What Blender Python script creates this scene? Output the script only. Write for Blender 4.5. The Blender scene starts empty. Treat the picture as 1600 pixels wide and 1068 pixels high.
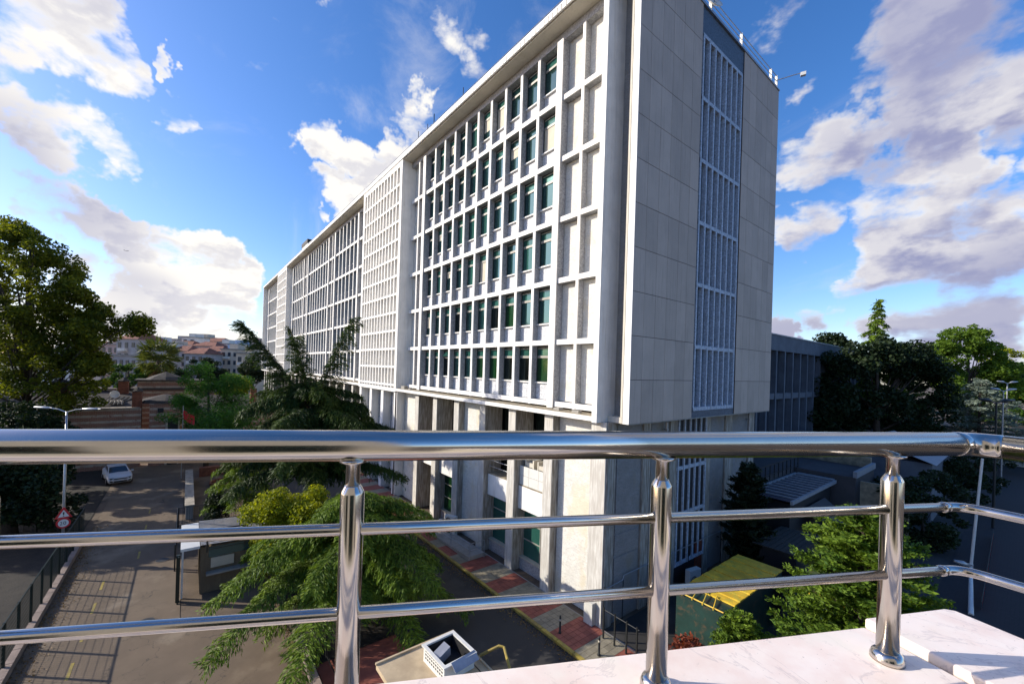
import bpy, math, random
import numpy as np
from mathutils import Vector, Matrix
rng = np.random.default_rng(7); random.seed(7)
SC = bpy.context.scene; COL = SC.collection
V = Vector
# ------------------------------------------------------------------ camera
FPX, CX, CY, EYE = 638.6, 789.7, 575.0, 12.0
yaw, pitch, roll = map(math.radians, (142.14, 0.043, 1.758))
_d = V((math.cos(pitch)*math.cos(yaw), math.cos(pitch)*math.sin(yaw), math.sin(pitch)))
_r0 = V((math.sin(yaw), -math.cos(yaw), 0)); _u0 = _r0.cross(_d)
_r = math.cos(roll)*_r0 + math.sin(roll)*_u0; _u = -math.sin(roll)*_r0 + math.cos(roll)*_u0
cd = bpy.data.cameras.new('camera'); cam = bpy.data.objects.new('camera', cd); COL.objects.link(cam)
M = Matrix((( _r.x, _u.x, -_d.x, 0), (_r.y, _u.y, -_d.y, 0), (_r.z, _u.z, -_d.z, EYE), (0, 0, 0, 1)))
cam.matrix_world = M
cd.sensor_width = 36; cd.lens = FPX/1600*36; cd.shift_x = (800-CX)/1600; cd.shift_y = (CY-534)/1600
cd.clip_start = .05; cd.clip_end = 3000; SC.camera = cam
def ray(px, py): return _d + _r*((px-CX)/FPX) - _u*((py-CY)/FPX)
def at(px, py, depth): return V((0, 0, EYE)) + ray(px, py)*depth
def onz(px, py, z=0): r = ray(px, py); return V((0, 0, EYE)) + r*((z-EYE)/r.z)
# ------------------------------------------------------------------ sun and exposure
SUN_EL, SUN_AZ = 25.0, 40.0      # azimuth from -Y towards -X
sd = V((-math.sin(math.radians(SUN_AZ))*math.cos(math.radians(SUN_EL)), -math.cos(math.radians(SUN_AZ))*math.cos(math.radians(SUN_EL)), math.sin(math.radians(SUN_EL))))
sl = bpy.data.lights.new('sun', 'SUN'); sl.energy = 5.0; sl.angle = math.radians(.5); sl.color = (1, .925, .80)
so = bpy.data.objects.new('sun', sl); COL.objects.link(so); so.rotation_euler = sd.to_track_quat('Z', 'Y').to_euler()
SC.view_settings.view_transform = 'Standard'; SC.view_settings.look = 'None'
SC.view_settings.exposure = 0.27; SC.view_settings.gamma = 1.0; SC.view_settings.use_curve_mapping = False
# ------------------------------------------------------------------ world
W = bpy.data.worlds.new('World'); SC.world = W; W.use_nodes = True
nt = W.node_tree; nt.nodes.clear()
class NT:
    def __init__(s, t): s.t = t
    def n(s, kind, **kw):
        o = s.t.nodes.new(kind)
        for k, v in kw.items():
            if k == 'ins':
                for a, b in v.items():
                    if hasattr(b, 'is_output'): s.t.links.new(b, o.inputs[a])
                    else: o.inputs[a].default_value = b
            else: setattr(o, k, v)
        return o
    def m(s, op, a, b=0.0, c=0.0, clamp=False):
        return s.n('ShaderNodeMath', operation=op, use_clamp=clamp, ins={0: a, 1: b, 2: c}).outputs[0]
    def vm(s, op, a, b=(0, 0, 0)):
        o = s.n('ShaderNodeVectorMath', operation=op, ins={0: a, 1: b})
        return o.outputs['Value'] if op == 'DOT_PRODUCT' else o.outputs[0]
    def mix(s, f, a, b, blend='MIX'):
        o = s.t.nodes.new('ShaderNodeMix'); o.data_type = 'RGBA'; o.blend_type = blend
        for i, v in ((0, f), (6, a), (7, b)):
            if hasattr(v, 'is_output'): s.t.links.new(v, o.inputs[i])
            elif i == 0: o.inputs[0].default_value = v
            else: o.inputs[i].default_value = (*v[:3], 1)
        return o.outputs[2]
    def ss(s, v, a, b, c=0.0, d=1.0):
        return s.n('ShaderNodeMapRange', interpolation_type='SMOOTHSTEP', ins={0: v, 1: a, 2: b, 3: c, 4: d}).outputs[0]
    def noise(s, vec, scale, detail=5, rough=.55, dist=0.0):
        return s.n('ShaderNodeTexNoise', ins={'Vector': vec, 'Scale': scale, 'Detail': detail, 'Roughness': rough, 'Distortion': dist}).outputs[0]
n = NT(nt)
sky = n.n('ShaderNodeTexSky', sky_type='NISHITA', sun_disc=False, sun_elevation=math.radians(SUN_EL),
          sun_rotation=math.atan2(sd.x, sd.y), air_density=1.0, dust_density=.8, ozone_density=2.5)
tc = n.n('ShaderNodeTexCoord'); dirv = tc.outputs['Generated']
# clouds: (px, py, radius px, weight) gives only the compass direction and the angular size of each bank of cloud
BL = [(40,25,105,1),(130,55,85,1),(190,95,45,.9),(10,80,80,.8),(40,165,75,.9),(110,215,75,.85),(190,240,45,.8),(262,178,42,.85),(265,120,18,.8),
 (90,345,75,.85),(165,350,50,.95),(225,400,70,1),(300,410,60,1),(350,440,60,1),(250,480,100,1.1),(350,495,90,1.1),(410,450,50,1),(180,500,90,1),(300,540,120,.8),(60,480,120,.7),
 (530,25,42,.55),(660,40,60,.5),(735,100,55,.5),(535,205,48,.9),(655,165,45,.8),(575,245,50,.95),(560,295,62,1.1),(490,330,20,.9),(620,225,45,.9),(585,330,40,.9),
 (1480,60,170,.95),(1560,150,140,.95),(1420,130,80,.9),(1270,235,90,1),(1380,245,90,.95),(1230,255,55,.8),(1480,230,100,.9),(1360,335,85,.95),(1450,340,90,.95),(1560,330,70,.9),(1250,370,65,.85),
 (1540,410,110,.95),(1400,425,90,.9),(1310,345,50,.9),(1500,490,120,.95),(1230,515,34,1),(1420,500,70,.8),(1220,60,70,.45),(1330,170,60,.45),(1290,455,50,.6),
 (-300,200,200,.8),(1850,150,260,1),(2100,450,300,1),(2500,300,300,1),(500,-400,120,.7)]
wv = n.n('ShaderNodeTexNoise', ins={'Vector': dirv, 'Scale': 7.0, 'Detail': 5.0, 'Roughness': .6}).outputs[1]
wdir = n.vm('NORMALIZE', n.vm('ADD', dirv, n.vm('MULTIPLY', n.vm('SUBTRACT', wv, (.5, .5, .5)), (.30, .30, .26))))
msk = None
for px, py, r, w in BL:
    c = ray(px, py).normalized(); e1 = ray(px+r, py).normalized(); e2 = ray(px, py+r).normalized()
    ang = (c.angle(e1) + c.angle(e2))/2; k = 1-math.cos(ang*1.3)
    dp = n.vm('DOT_PRODUCT', wdir, tuple(c))
    v = n.ss(dp, 1-k, 1.0, 0.0, w)
    msk = v if msk is None else n.m('MAXIMUM', msk, v)
sep = n.n('ShaderNodeSeparateXYZ', ins={0: dirv})
pl = n.vm('MULTIPLY', dirv, (1.0, 1.0, 1.9))
n1 = n.noise(pl, 6.2, 11, .54, .05)
n2 = n.noise(n.vm('ADD', pl, (sd.x*.035, sd.y*.035, .05)), 6.2, 11, .54, .05)
big = n.noise(n.vm('ADD', pl, (7.3, 1.1, 0)), 1.3, 3, .5)
dens = n.m('ADD', n.m('MULTIPLY', n.m('SUBTRACT', n1, .5), 5.2), n.m('SUBTRACT', n.m('MULTIPLY', msk, 1.7), .89))
cov = n.ss(dens, -.05, .75)
wisp = n.m('MULTIPLY', n.ss(n.noise(n.vm('MULTIPLY', pl, (1, 1.6, 1)), 3.1, 9, .62, .8), .5, .8), .30)
cov = n.m('MAXIMUM', cov, wisp)
lit = n.ss(n.m('SUBTRACT', n1, n2), -.07, .09)
edge = n.ss(dens, .15, .95, 1.0, 0.0)
vdot = n.ss(n.vm('DOT_PRODUCT', dirv, tuple(sd)), -.15, .55)
lit = n.m('ADD', n.m('MULTIPLY', lit, .55), n.m('ADD', n.m('MULTIPLY', edge, .5), n.m('MULTIPLY', vdot, .62)), clamp=True)
lit = n.m('MULTIPLY', lit, n.ss(big, .38, .52, .35, 1.0), clamp=True)
ccol = n.mix(lit, (6.2, 6.6, 10.5), (20.5, 19.8, 18.6))
sat = n.n('ShaderNodeHueSaturation', ins={'Saturation': 1.28, 'Value': 3.9, 'Color': sky.outputs[0]})
skyc = n.mix(1.0, sat.outputs[0], (1.0, .94, 1.10), 'MULTIPLY')
final = n.mix(cov, skyc, ccol)
bg = n.n('ShaderNodeBackground', ins={'Color': final, 'Strength': .044})
n.n('ShaderNodeOutputWorld', ins={'Surface': bg.outputs[0]})
W.cycles.sampling_method = 'MANUAL'; W.cycles.sample_map_resolution = 512
# ------------------------------------------------------------------ materials
def mat(name, base, rough=.8, var=.12, vs=3.0, bump=0.0, bs=30.0, metal=0.0, spec=.5, kind=None, c2=None, objvar=0.0, streak=0.0, c3=None):
    m_ = bpy.data.materials.new(name); m_.use_nodes = True; t = m_.node_tree; t.nodes.clear(); q = NT(t)
    geo = q.n('ShaderNodeNewGeometry'); pos = geo.outputs['Position']
    c2 = c2 or tuple(x*(1-var*2) for x in base)
    f = q.ss(q.noise(pos, vs, 6, .6), .3, .72)
    col = q.mix(f, c2, base)
    h = q.noise(pos, bs, 5, .6)
    if kind == 'granite':
        vo = q.n('ShaderNodeTexVoronoi', ins={'Vector': pos, 'Scale': 17.0})
        col = q.mix(q.ss(vo.outputs['Color'], .2, .9), tuple(x*.62 for x in base), tuple(min(1, x*1.22) for x in base))
        col = q.mix(f, q.mix(.5, col, c2), col)
    if kind == 'rough':     # split-face stone: short horizontal strokes
        st = q.noise(q.vm('MULTIPLY', pos, (1.5, 1.5, 4.6)), 3.2, 7, .70, 1.4)
        h = st; col = q.mix(q.ss(st, .35, .6), tuple(x*.66 for x in base), col)
        col = q.mix(q.ss(q.noise(q.vm('MULTIPLY', pos, (1, 1, .6)), .85, 6, .65), .50, .68, 0, .55), col, tuple(a*b for a, b in zip(base, (.80, .70, .50))))
    if kind == 'board':     # board-marked vertical streaks
        st = q.noise(q.vm('MULTIPLY', pos, (4.0, 4.0, .4)), 2.6, 5, .65)
        h = st; col = q.mix(q.ss(st, .38, .66), c3 or tuple(x*.62 for x in base), col)
    if kind == 'asphalt':
        sp = q.noise(pos, 90.0, 3, .7); col = q.mix(q.ss(sp, .35, .7), tuple(x*.6 for x in base), col)
        cr = q.n('ShaderNodeTexVoronoi', feature='DISTANCE_TO_EDGE', ins={'Vector': q.vm('ADD', pos, q.vm('MULTIPLY', q.n('ShaderNodeTexNoise', ins={'Vector': pos, 'Scale': 2.2, 'Detail': 6.0}).outputs[1], (1.3, 1.3, 0))), 'Scale': .75})
        cf = q.ss(cr.outputs[0], .0, .014, 1.0, 0.0); cf = q.m('MULTIPLY', cf, q.ss(q.noise(pos, .5, 3), .42, .6))
        col = q.mix(q.m('MULTIPLY', cf, .75), col, (.015, .015, .015))
        col = q.mix(q.ss(q.noise(q.vm('ADD', pos, (31, 5, 0)), .28, 5, .6), .52, .66, 0, .55), col, c3 or (.30, .235, .16))
        h = sp
    if kind == 'brickband':  # rows of brick with courses of pale stone blocks, read at 55 m
        br = q.n('ShaderNodeTexBrick', ins={'Vector': q.n('ShaderNodeCombineXYZ', ins={0: q.m('ADD', q.n('ShaderNodeSeparateXYZ', ins={0: pos}).outputs[0], q.n('ShaderNodeSeparateXYZ', ins={0: pos}).outputs[1]), 1: q.n('ShaderNodeSeparateXYZ', ins={0: pos}).outputs[2]}).outputs[0],
            'Color1': (.30, .10, .055, 1), 'Color2': (.22, .07, .04, 1), 'Mortar': (.34, .27, .2, 1), 'Scale': 1.0, 'Mortar Size': .018, 'Brick Width': .34, 'Row Height': .11})
        zc = q.n('ShaderNodeSeparateXYZ', ins={0: pos}).outputs[2]
        band = q.m('GREATER_THAN', q.m('FRACT', q.m('MULTIPLY', zc, 1.55)), .62)
        blk = q.ss(q.noise(q.vm('MULTIPLY', pos, (2.6, 2.6, 1.2)), 1.4, 4, .7), .34, .5)
        col = q.mix(q.m('MULTIPLY', band, blk), br.outputs[0], (.46, .38, .29)); col = q.mix(q.m('MULTIPLY', f, .35), col, tuple(x*.5 for x in base))
    if kind == 'marble':
        vn = q.noise(q.vm('ADD', q.vm('MULTIPLY', pos, (1, 1.7, 1)), (3, 0, 0)), 2.4, 8, .6, 1.1)
        v = q.m('ABSOLUTE', q.m('SUBTRACT', vn, .5)); col = q.mix(q.ss(v, 0.0, .012, .4, 0), q.mix(q.ss(q.noise(pos, 9, 6, .6), .35, .7), base, (.88, .72, .63)), (.50, .42, .40))
        col = q.mix(q.ss(q.noise(pos, 3.2, 4), .56, .7, 0, .8), col, (.85, .79, .68))
        col = q.mix(q.ss(q.noise(pos, 16, 7, .7, .4), .60, .72, 0, .35), col, (.48, .42, .35)); col = q.mix(q.ss(q.noise(pos, 120, 2, .5), .70, .76, 0, .6), col, (.25, .21, .18)); h = q.noise(pos, 260, 2)
    if kind == 'tile':      # pantile ridges
        wv = q.n('ShaderNodeTexWave', ins={'Vector': pos, 'Scale': 1.6, 'Distortion': 1.0}); h = wv.outputs[1]
        col = q.mix(q.ss(h, .2, .8), tuple(x*.55 for x in base), col)
    if kind == 'pave':
        br = q.n('ShaderNodeTexBrick', ins={'Vector': pos, 'Color1': (*base, 1), 'Color2': (*[x*.75 for x in base], 1), 'Mortar': (*[x*.3 for x in base], 1), 'Scale': 1.0, 'Mortar Size': .012, 'Brick Width': .3, 'Row Height': .15})
        col = q.mix(f, q.mix(.45, br.outputs[0], c2), br.outputs[0])
    if kind == 'rust':
        col = q.mix(q.ss(q.noise(pos, 2.4, 7, .68, .6), .52, .62), col, c3 or (.12, .06, .02))
    if streak:
        sk = q.noise(q.vm('MULTIPLY', pos, (5.0, 5.0, .25)), 1.6, 5, .65)
        col = q.mix(q.m('MULTIPLY', q.ss(sk, .5, .75), streak), col, c3 or tuple(x*.45 for x in base))
    if objvar:
        oi = q.n('ShaderNodeObjectInfo'); g = q.n('ShaderNodeMapRange', ins={0: oi.outputs['Random'], 3: 1-objvar, 4: 1+objvar*.4}).outputs[0]
        col = q.mix(1.0, col, q.n('ShaderNodeCombineColor', ins={0: g, 1: g, 2: g}).outputs[0], 'MULTIPLY')
    rg = q.ss(h, .2, .8, rough*.85, min(1, rough*1.1))
    b = q.n('ShaderNodeBsdfPrincipled', ins={'Base Color': col, 'Roughness': rg, 'Metallic': metal, 'Specular IOR Level': spec})
    if bump:
        bn = q.n('ShaderNodeBump', ins={'Strength': min(1, bump), 'Distance': .03 if bump > .35 else .01, 'Height': h}); t.links.new(bn.outputs[0], b.inputs['Normal'])
    q.n('ShaderNodeOutputMaterial', ins={'Surface': b.outputs[0]})
    return m_
def leafmat(name, a, b, trans=.35):
    m_ = bpy.data.materials.new(name); m_.use_nodes = True; t = m_.node_tree; t.nodes.clear(); q = NT(t)
    at_ = q.n('ShaderNodeAttribute', attribute_name='rnd')
    col = q.mix(at_.outputs['Fac'], a, b)
    d = q.n('ShaderNodeBsdfPrincipled', ins={'Base Color': col, 'Roughness': .62, 'Specular IOR Level': .3})
    tr = q.n('ShaderNodeBsdfTranslucent', ins={'Color': q.mix(1.0, col, (1.3, 1.25, .5), 'MULTIPLY')})
    mx = q.n('ShaderNodeMixShader', ins={0: trans, 1: d.outputs[0], 2: tr.outputs[0]})
    q.n('ShaderNodeOutputMaterial', ins={'Surface': mx.outputs[0]}); return m_
def glassmat(name, base, rough=.06, ior=1.9):
    m_ = bpy.data.materials.new(name); m_.use_nodes = True; q = NT(m_.node_tree); m_.node_tree.nodes.clear()
    pos = q.n('ShaderNodeNewGeometry').outputs['Position']
    oi = q.n('ShaderNodeObjectInfo')
    col = q.mix(q.m('MULTIPLY', oi.outputs['Random'], .6), base, tuple(x*.35 for x in base))
    b = q.n('ShaderNodeBsdfPrincipled', ins={'Base Color': col, 'Roughness': rough, 'IOR': ior, 'Specular IOR Level': .7, 'Specular Tint': (.55, 1.0, .95, 1)})
    bn = q.n('ShaderNodeBump', ins={'Strength': .15, 'Distance': .02, 'Height': q.noise(pos, 1.1, 2)}); m_.node_tree.links.new(bn.outputs[0], b.inputs['Normal'])
    q.n('ShaderNodeOutputMaterial', ins={'Surface': b.outputs[0]}); return m_
K = dict(
 white=mat('white_paint', (.82, .80, .755), .7, .07, 1.0, .2, 30, streak=.42, c3=(.42, .38, .31)),
 cream=mat('cream_render', (.62, .57, .47), .8, .08, .8, .1, 50, streak=.3),
 graniteL=mat('grey_granite_fins', (.40, .40, .41), .7, .1, 1.5, .1, kind='granite'),
 graniteP=mat('pale_granite_spandrel', (.62, .63, .64), .7, .08, 1.5, .1, kind='granite'),
 graniteD=mat('blue_granite', (.085, .115, .155), .6, .12, 1.5, .1, kind='granite'),
 graniteM=mat('blue_grey_granite_bars', (.46, .52, .60), .6, .12, 1.5, .1, kind='granite'),
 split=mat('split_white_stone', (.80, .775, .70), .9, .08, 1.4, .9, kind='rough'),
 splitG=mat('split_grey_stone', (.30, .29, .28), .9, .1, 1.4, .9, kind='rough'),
 cladB=mat('travertine_cladding', (.54, .43, .345), .75, .06, .7, .1, 50, objvar=.13, streak=.35),
 backB=mat('dark_joint', (.05, .05, .05), .9),
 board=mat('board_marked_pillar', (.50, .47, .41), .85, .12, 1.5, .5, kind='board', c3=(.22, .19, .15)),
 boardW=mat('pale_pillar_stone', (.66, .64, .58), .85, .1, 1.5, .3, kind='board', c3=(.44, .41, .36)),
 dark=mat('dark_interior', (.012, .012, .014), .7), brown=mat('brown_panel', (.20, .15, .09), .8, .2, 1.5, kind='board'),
 beige=mat('beige_frame', (.52, .47, .36), .7, .06), frame=mat('dark_green_frame', (.02, .035, .03), .45), alum=mat('bronze_sash', (.33, .31, .26), .5),
 glass=glassmat('teal_glass', (.008, .032, .032)), glassG=glassmat('green_curtain_glass', (.008, .04, .010), .1, 1.5), glassK=glassmat('black_glass', (.004, .005, .006), .1, 1.45),
 glassT=glassmat('bright_teal_glass', (.03, .115, .09), .1, 1.6), glassB=glassmat('blue_grey_glass', (.05, .08, .10), .12, 1.8),
 bevelT=mat('terrace_dirt', (.36, .30, .20), .95, .25, 3, .2), asph=mat('asphalt', (.21, .15, .095), .9, .18, .8, .25, kind='asphalt'),
 asphD=mat('dark_asphalt', (.045, .042, .038), .85, .15, .8, .2, kind='asphalt', c3=(.07, .065, .058)), dirt=mat('dusty_ground', (.16, .115, .075), .95, .25, .6, .3, 14),
 soil=mat('dark_soil', (.028, .022, .015), .95, .3, 1.5, .6, 12), tileR=mat('red_paver', (.34, .10, .065), .85, .15, 2, .15, 40, objvar=.22),
 tileG=mat('buff_paver', (.30, .26, .18), .85, .15, 2, .15, 40, objvar=.22), yellow=mat('yellow_kerb_paint', (.42, .31, .05), .8, .2, 3, c2=(.18, .14, .05)),
 kerb=mat('pinkish_kerb', (.30, .23, .19), .9, .15, 2, .3), steel=mat('stainless_steel', (.60, .56, .51), .17, .03, 9, metal=1.0, bs=160),
 galv=mat('galvanised_steel', (.42, .43, .44), .45, .1, 5, metal=.7), black=mat('black_iron', (.014, .016, .016), .5), gfence=mat('dark_green_fence', (.01, .022, .016), .45),
 marble=mat('pink_marble', (.95, .84, .75), .32, .05, 6, .05, kind='marble'), wall=mat('off_white_render', (.6, .58, .52), .9, .1, 1, .2, 40),
 brick=mat('banded_brick', (.2, .1, .06), .95, .2, .7, kind='brickband'), brickR=mat('red_brick', (.24, .085, .045), .95, .25, 3, .4, 18), lead=mat('weathered_roof_tiles', (.085, .07, .055), .9, .3, 1.2, .8, kind='tile'),
 plaster=mat('pale_ridge_plaster', (.42, .37, .29), .9, .2, 2), tin=mat('grey_tin_roof', (.55, .55, .56), .5, .12, 1.2, .1, metal=0, streak=.4), concrete=mat('concrete', (.34, .32, .28), .9, .15, 1.5, .3, 25),
 yroof=mat('yellow_corrugated_steel', (.88, .56, .04), .6, .2, 1.5, kind='rust', c3=(.50, .40, .05)), gsteel=mat('teal_green_steel', (.012, .045, .036), .5, .2, 1.5, kind='rust', c3=(.06, .05, .03)),
 broof=mat('dark_blue_tin', (.018, .02, .045), .45, .15, 2), bedge=mat('grey_edge_trim', (.30, .31, .33), .6), shing=mat('old_board_roof', (.05, .047, .042), .95, .3, 3, .6, kind='board'),
 deck=mat('terrace_deck', (.07, .064, .066), .85, .12, 1.2), bluew=mat('blue_grey_concrete', (.13, .15, .18), .85, .15, .8, .2, streak=.4), blued=mat('dark_blue_panel', (.035, .048, .07), .7, .2, 1),
 kiosk=mat('beige_kiosk_roof', (.55, .43, .27), .85, .12, 1.5, .15, 30, c2=(.38, .29, .18)), plastic=mat('white_plastic', (.68, .67, .62), .45, .05), card=mat('grey_cardboard', (.35, .36, .40), .8), grill=mat('dark_grille', (.03, .03, .03), .6),
 carw=mat('white_car_paint', (.62, .62, .62), .22, .02, spec=.6), carg=mat('car_glass', (.01, .013, .016), .08, spec=.8), rubber=mat('tyre_rubber', (.012, .012, .012), .85), chrome=mat('wheel_alloy', (.4, .4, .42), .3, metal=.9), lampg=mat('headlamp_glass', (.04, .04, .045), .1, spec=.8),
 red=mat('sign_red', (.55, .02, .03), .4, .03), signw=mat('sign_white', (.72, .72, .70), .45, .03), ink=mat('sign_black', (.01, .01, .01), .5), flag=mat('red_cloth', (.7, .015, .015), .7, .1),
 bark=mat('brown_bark', (.085, .06, .042), .95, .3, 4, .9, kind='board'), barkL=mat('pale_plane_bark', (.26, .23, .17), .9, .3, 2.2, .4, c2=(.12, .10, .07)), pbark=mat('palm_bark', (.15, .11, .07), .95, .3, 5, .8, 20),
 orange=mat('bleached_door', (.20, .045, .02), .7, .2), pave=mat('dark_block_paving', (.022, .021, .025), .85, .15, 1, kind='pave'), bwhite=mat('house_white', (.78, .74, .66), .85, .12, .3, streak=.3), bgrey=mat('house_grey', (.42, .39, .38), .85, .12, .3, streak=.3),
 bbeig=mat('house_beige', (.68, .56, .42), .85, .12, .3, streak=.3), bblue=mat('house_pale_blue', (.45, .55, .70), .85, .08, .3), bpink=mat('house_pink', (.58, .40, .33), .85, .1, .3, streak=.3), rtile=mat('clay_roof', (.32, .12, .07), .9, .25, .8),
 hglass=mat('house_window', (.05, .065, .08), .2, .2, spec=.6), hill=mat('far_ground', (.07, .08, .045), .95, .3, .05),
)
L = dict(plane=leafmat('plane_leaf', (.03, .055, .006), (.20, .22, .018), .5), green=leafmat('bright_leaf', (.02, .06, .008), (.07, .14, .014), .35), darkg=leafmat('dark_leaf', (.010, .022, .007), (.025, .045, .012), .2),
 yell=leafmat('yellow_green_leaf', (.10, .14, .008), (.38, .40, .018), .42), cedar=leafmat('cedar_needle', (.03, .07, .008), (.21, .31, .025), .28), cedarD=leafmat('dark_cedar_needle', (.010, .028, .006), (.07, .115, .014), .2), jun=leafmat('juniper_spray', (.04, .10, .012), (.20, .30, .03), .35),
 blue=leafmat('blue_cedar_needle', (.09, .12, .09), (.24, .29, .23), .15), palm=leafmat('palm_frond', (.04, .07, .010), (.15, .17, .03), .2), redl=leafmat('red_leaf', (.06, .015, .01), (.22, .05, .02), .3), cypress=leafmat('cypress_leaf', (.008, .018, .008), (.02, .035, .012), .1),
 dry=leafmat('dry_frond', (.12, .07, .02), (.22, .13, .05), .2), locust=leafmat('locust_leaf', (.018, .07, .010), (.06, .17, .018), .4), chest=leafmat('lit_leaf', (.05, .11, .010), (.15, .23, .02), .4))
# ------------------------------------------------------------------ mesh helpers
class MB:
    def __init__(s): s.v = []; s.f = []
    def add(s, vs, fs):
        o = len(s.v); s.v += [tuple(p) for p in vs]; s.f += [tuple(i+o for i in f) for f in fs]; return s
    def box(s, x0, x1, y0, y1, z0, z1):
        if x0 > x1: x0, x1 = x1, x0
        if y0 > y1: y0, y1 = y1, y0
        return s.add([(x0,y0,z0),(x1,y0,z0),(x1,y1,z0),(x0,y1,z0),(x0,y0,z1),(x1,y0,z1),(x1,y1,z1),(x0,y1,z1)], [(3,2,1,0),(4,5,6,7),(0,1,5,4),(1,2,6,5),(2,3,7,6),(3,0,4,7)])
    def obox(s, c, sx, sy, sz, rz=0, tilt=None):   # oriented box about centre
        R_ = Matrix.Rotation(rz, 3, 'Z')
        if tilt: R_ = R_ @ Matrix.Rotation(tilt[0], 3, 'X') @ Matrix.Rotation(tilt[1], 3, 'Y')
        vs = [V(c) + R_ @ V((a*sx/2, b*sy/2, d*sz/2)) for d in (-1, 1) for a, b in ((-1,-1),(1,-1),(1,1),(-1,1))]
        return s.add(vs, [(3,2,1,0),(4,5,6,7),(0,1,5,4),(1,2,6,5),(2,3,7,6),(3,0,4,7)])
    def prism(s, poly, z0, z1):
        k = len(poly); vs = [(p[0], p[1], z0) for p in poly] + [(p[0], p[1], z1) for p in poly]
        a = sum(poly[i][0]*poly[(i+1) % k][1]-poly[(i+1) % k][0]*poly[i][1] for i in range(k))
        f = [tuple(range(k))[::-1], tuple(range(k, 2*k))] + [(i, (i+1) % k, (i+1) % k+k, i+k) for i in range(k)]
        if a < 0: f = [g[::-1] for g in f]
        return s.add(vs, f)
    def tube(s, pts, r, n=8, caps=True):
        pts = [V(p) for p in pts]; rs = r if isinstance(r, (list, tuple)) else [r]*len(pts)
        vs = []; up = None
        for i, p in enumerate(pts):
            t = (pts[min(i+1, len(pts)-1)] - pts[max(i-1, 0)]).normalized()
            if up is None: up = t.orthogonal().normalized()
            up = (up - t*up.dot(t)).normalized(); w = t.cross(up)
            for j in range(n):
                a = 2*math.pi*j/n; vs.append(p + (up*math.cos(a) + w*math.sin(a))*rs[i])
        fs = [(i*n+j, i*n+(j+1) % n, (i+1)*n+(j+1) % n, (i+1)*n+j) for i in range(len(pts)-1) for j in range(n)]
        if caps: fs += [tuple(range(n))[::-1], tuple((len(pts)-1)*n+j for j in range(n))]
        return s.add(vs, fs)
    def lathe(s, c, prof, n=20):
        vs = [(c[0]+r*math.cos(2*math.pi*j/n), c[1]+r*math.sin(2*math.pi*j/n), c[2]+z) for r, z in prof for j in range(n)]
        fs = [(i*n+j, i*n+(j+1) % n, (i+1)*n+(j+1) % n, (i+1)*n+j) for i in range(len(prof)-1) for j in range(n)]
        fs += [tuple(range(n))[::-1], tuple((len(prof)-1)*n+j for j in range(n))]
        return s.add(vs, fs)
    def mesh(s, name, m_, off=(0, 0, 0), smooth=False):
        me = bpy.data.meshes.new(name); me.from_pydata([(a-off[0], b-off[1], c-off[2]) for a, b, c in s.v], [], s.f)
        if m_: me.materials.append(m_)
        if smooth: me.shade_smooth()
        me.update(); return me
def origin(o):
    p = V(o.location)
    while o.parent: o = o.parent; p += V(o.location)
    return p
def link(name, me, parent=None, loc=(0, 0, 0), rz=0):
    o = bpy.data.objects.new(name, me); COL.objects.link(o); o.location = loc; o.rotation_euler = (0, 0, rz)
    if parent: o.parent = parent
    return o
def tag(o, label=None, cat=None, group=None, kind=None):
    for k, v in (('label', label), ('category', cat), ('group', group), ('kind', kind)):
        if v: o[k] = v
    return o
def thing(name, loc, label, cat, group=None, rz=0):
    return tag(link(name, None, None, loc, rz), label, cat, group)
def part(name, mb, m_, parent, smooth=False, kind=None, label=None):     # mb in world coordinates, parent chain unrotated
    o = link(name, mb.mesh(name, m_, origin(parent), smooth), parent); return tag(o, label=label, kind=kind)
def partL(name, mb, m_, parent, smooth=False, label=None):               # mb in the parent's own coordinates
    return tag(link(name, mb.mesh(name, m_, (0, 0, 0), smooth), parent), label=label)
def struct(name, mb, m_): return tag(link(name, mb.mesh(name, m_)), kind='structure')
def single(name, mb, m_, label, cat, group=None, smooth=False):
    c = V(mb.v[0]); o = link(name, mb.mesh(name, m_, c, smooth), None, c); return tag(o, label, cat, group)
def copytree(o, parent=None):
    kids = list(o.children); c = o.copy(); COL.objects.link(c); c.parent = parent
    for k in kids: copytree(k, c)
    return c
def quad(p): return MB().add(p, [(0, 1, 2, 3)])
# ------------------------------------------------------------------ ground
def sheet(name, poly, z, m_):
    a = sum(poly[i][0]*poly[(i+1) % len(poly)][1]-poly[(i+1) % len(poly)][0]*poly[i][1] for i in range(len(poly)))
    if a < 0: poly = poly[::-1]
    return struct(name, MB().add([(x, y, z) for x, y in poly], [tuple(range(len(poly)))]), m_)
sheet('ground', [(-1500, -900), (900, -900), (900, 1500), (-1500, 1500)], -.02, K['dirt'])
sheet('road', [(-75, -4.9), (5, -4.9), (5, 3.9), (-23, 3.9), (-23, 0), (-46, 0), (-75, 0)], 0.0, K['asph'])
sheet('square', [(-66, -30), (-47, -30), (-47, -4.9), (-66, -4.9)], .004, K['asph'])
sheet('drive', [(-70, 7.6), (-3, 7.6), (-3, 13.14), (-70, 13.14)], 0.0, K['asphD'])
sheet('courtyard', [(-59, .6), (-29.6, .6), (-29.6, 7.6), (-59, 7.6)], .004, K['dirt'])
sheet('planting_bed', [(-44, 4.1), (-17.2, 4.1), (-17.2, 7.6), (-44, 7.6)], .03, K['soil'])
sheet('verge', [(-60, -40), (5, -40), (5, -5.35), (-60, -5.35)], .01, K['soil'])
sheet('paved_corner', [(-17.2, 4.3), (-3, 4.3), (-3, 7.6), (-17.2, 7.6)], .008, K['tileR'])
sheet('yard', [(-11.9, 15.5), (12, 15.5), (12, 120), (-11.9, 120)], -.01, K['asphD'])
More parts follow.
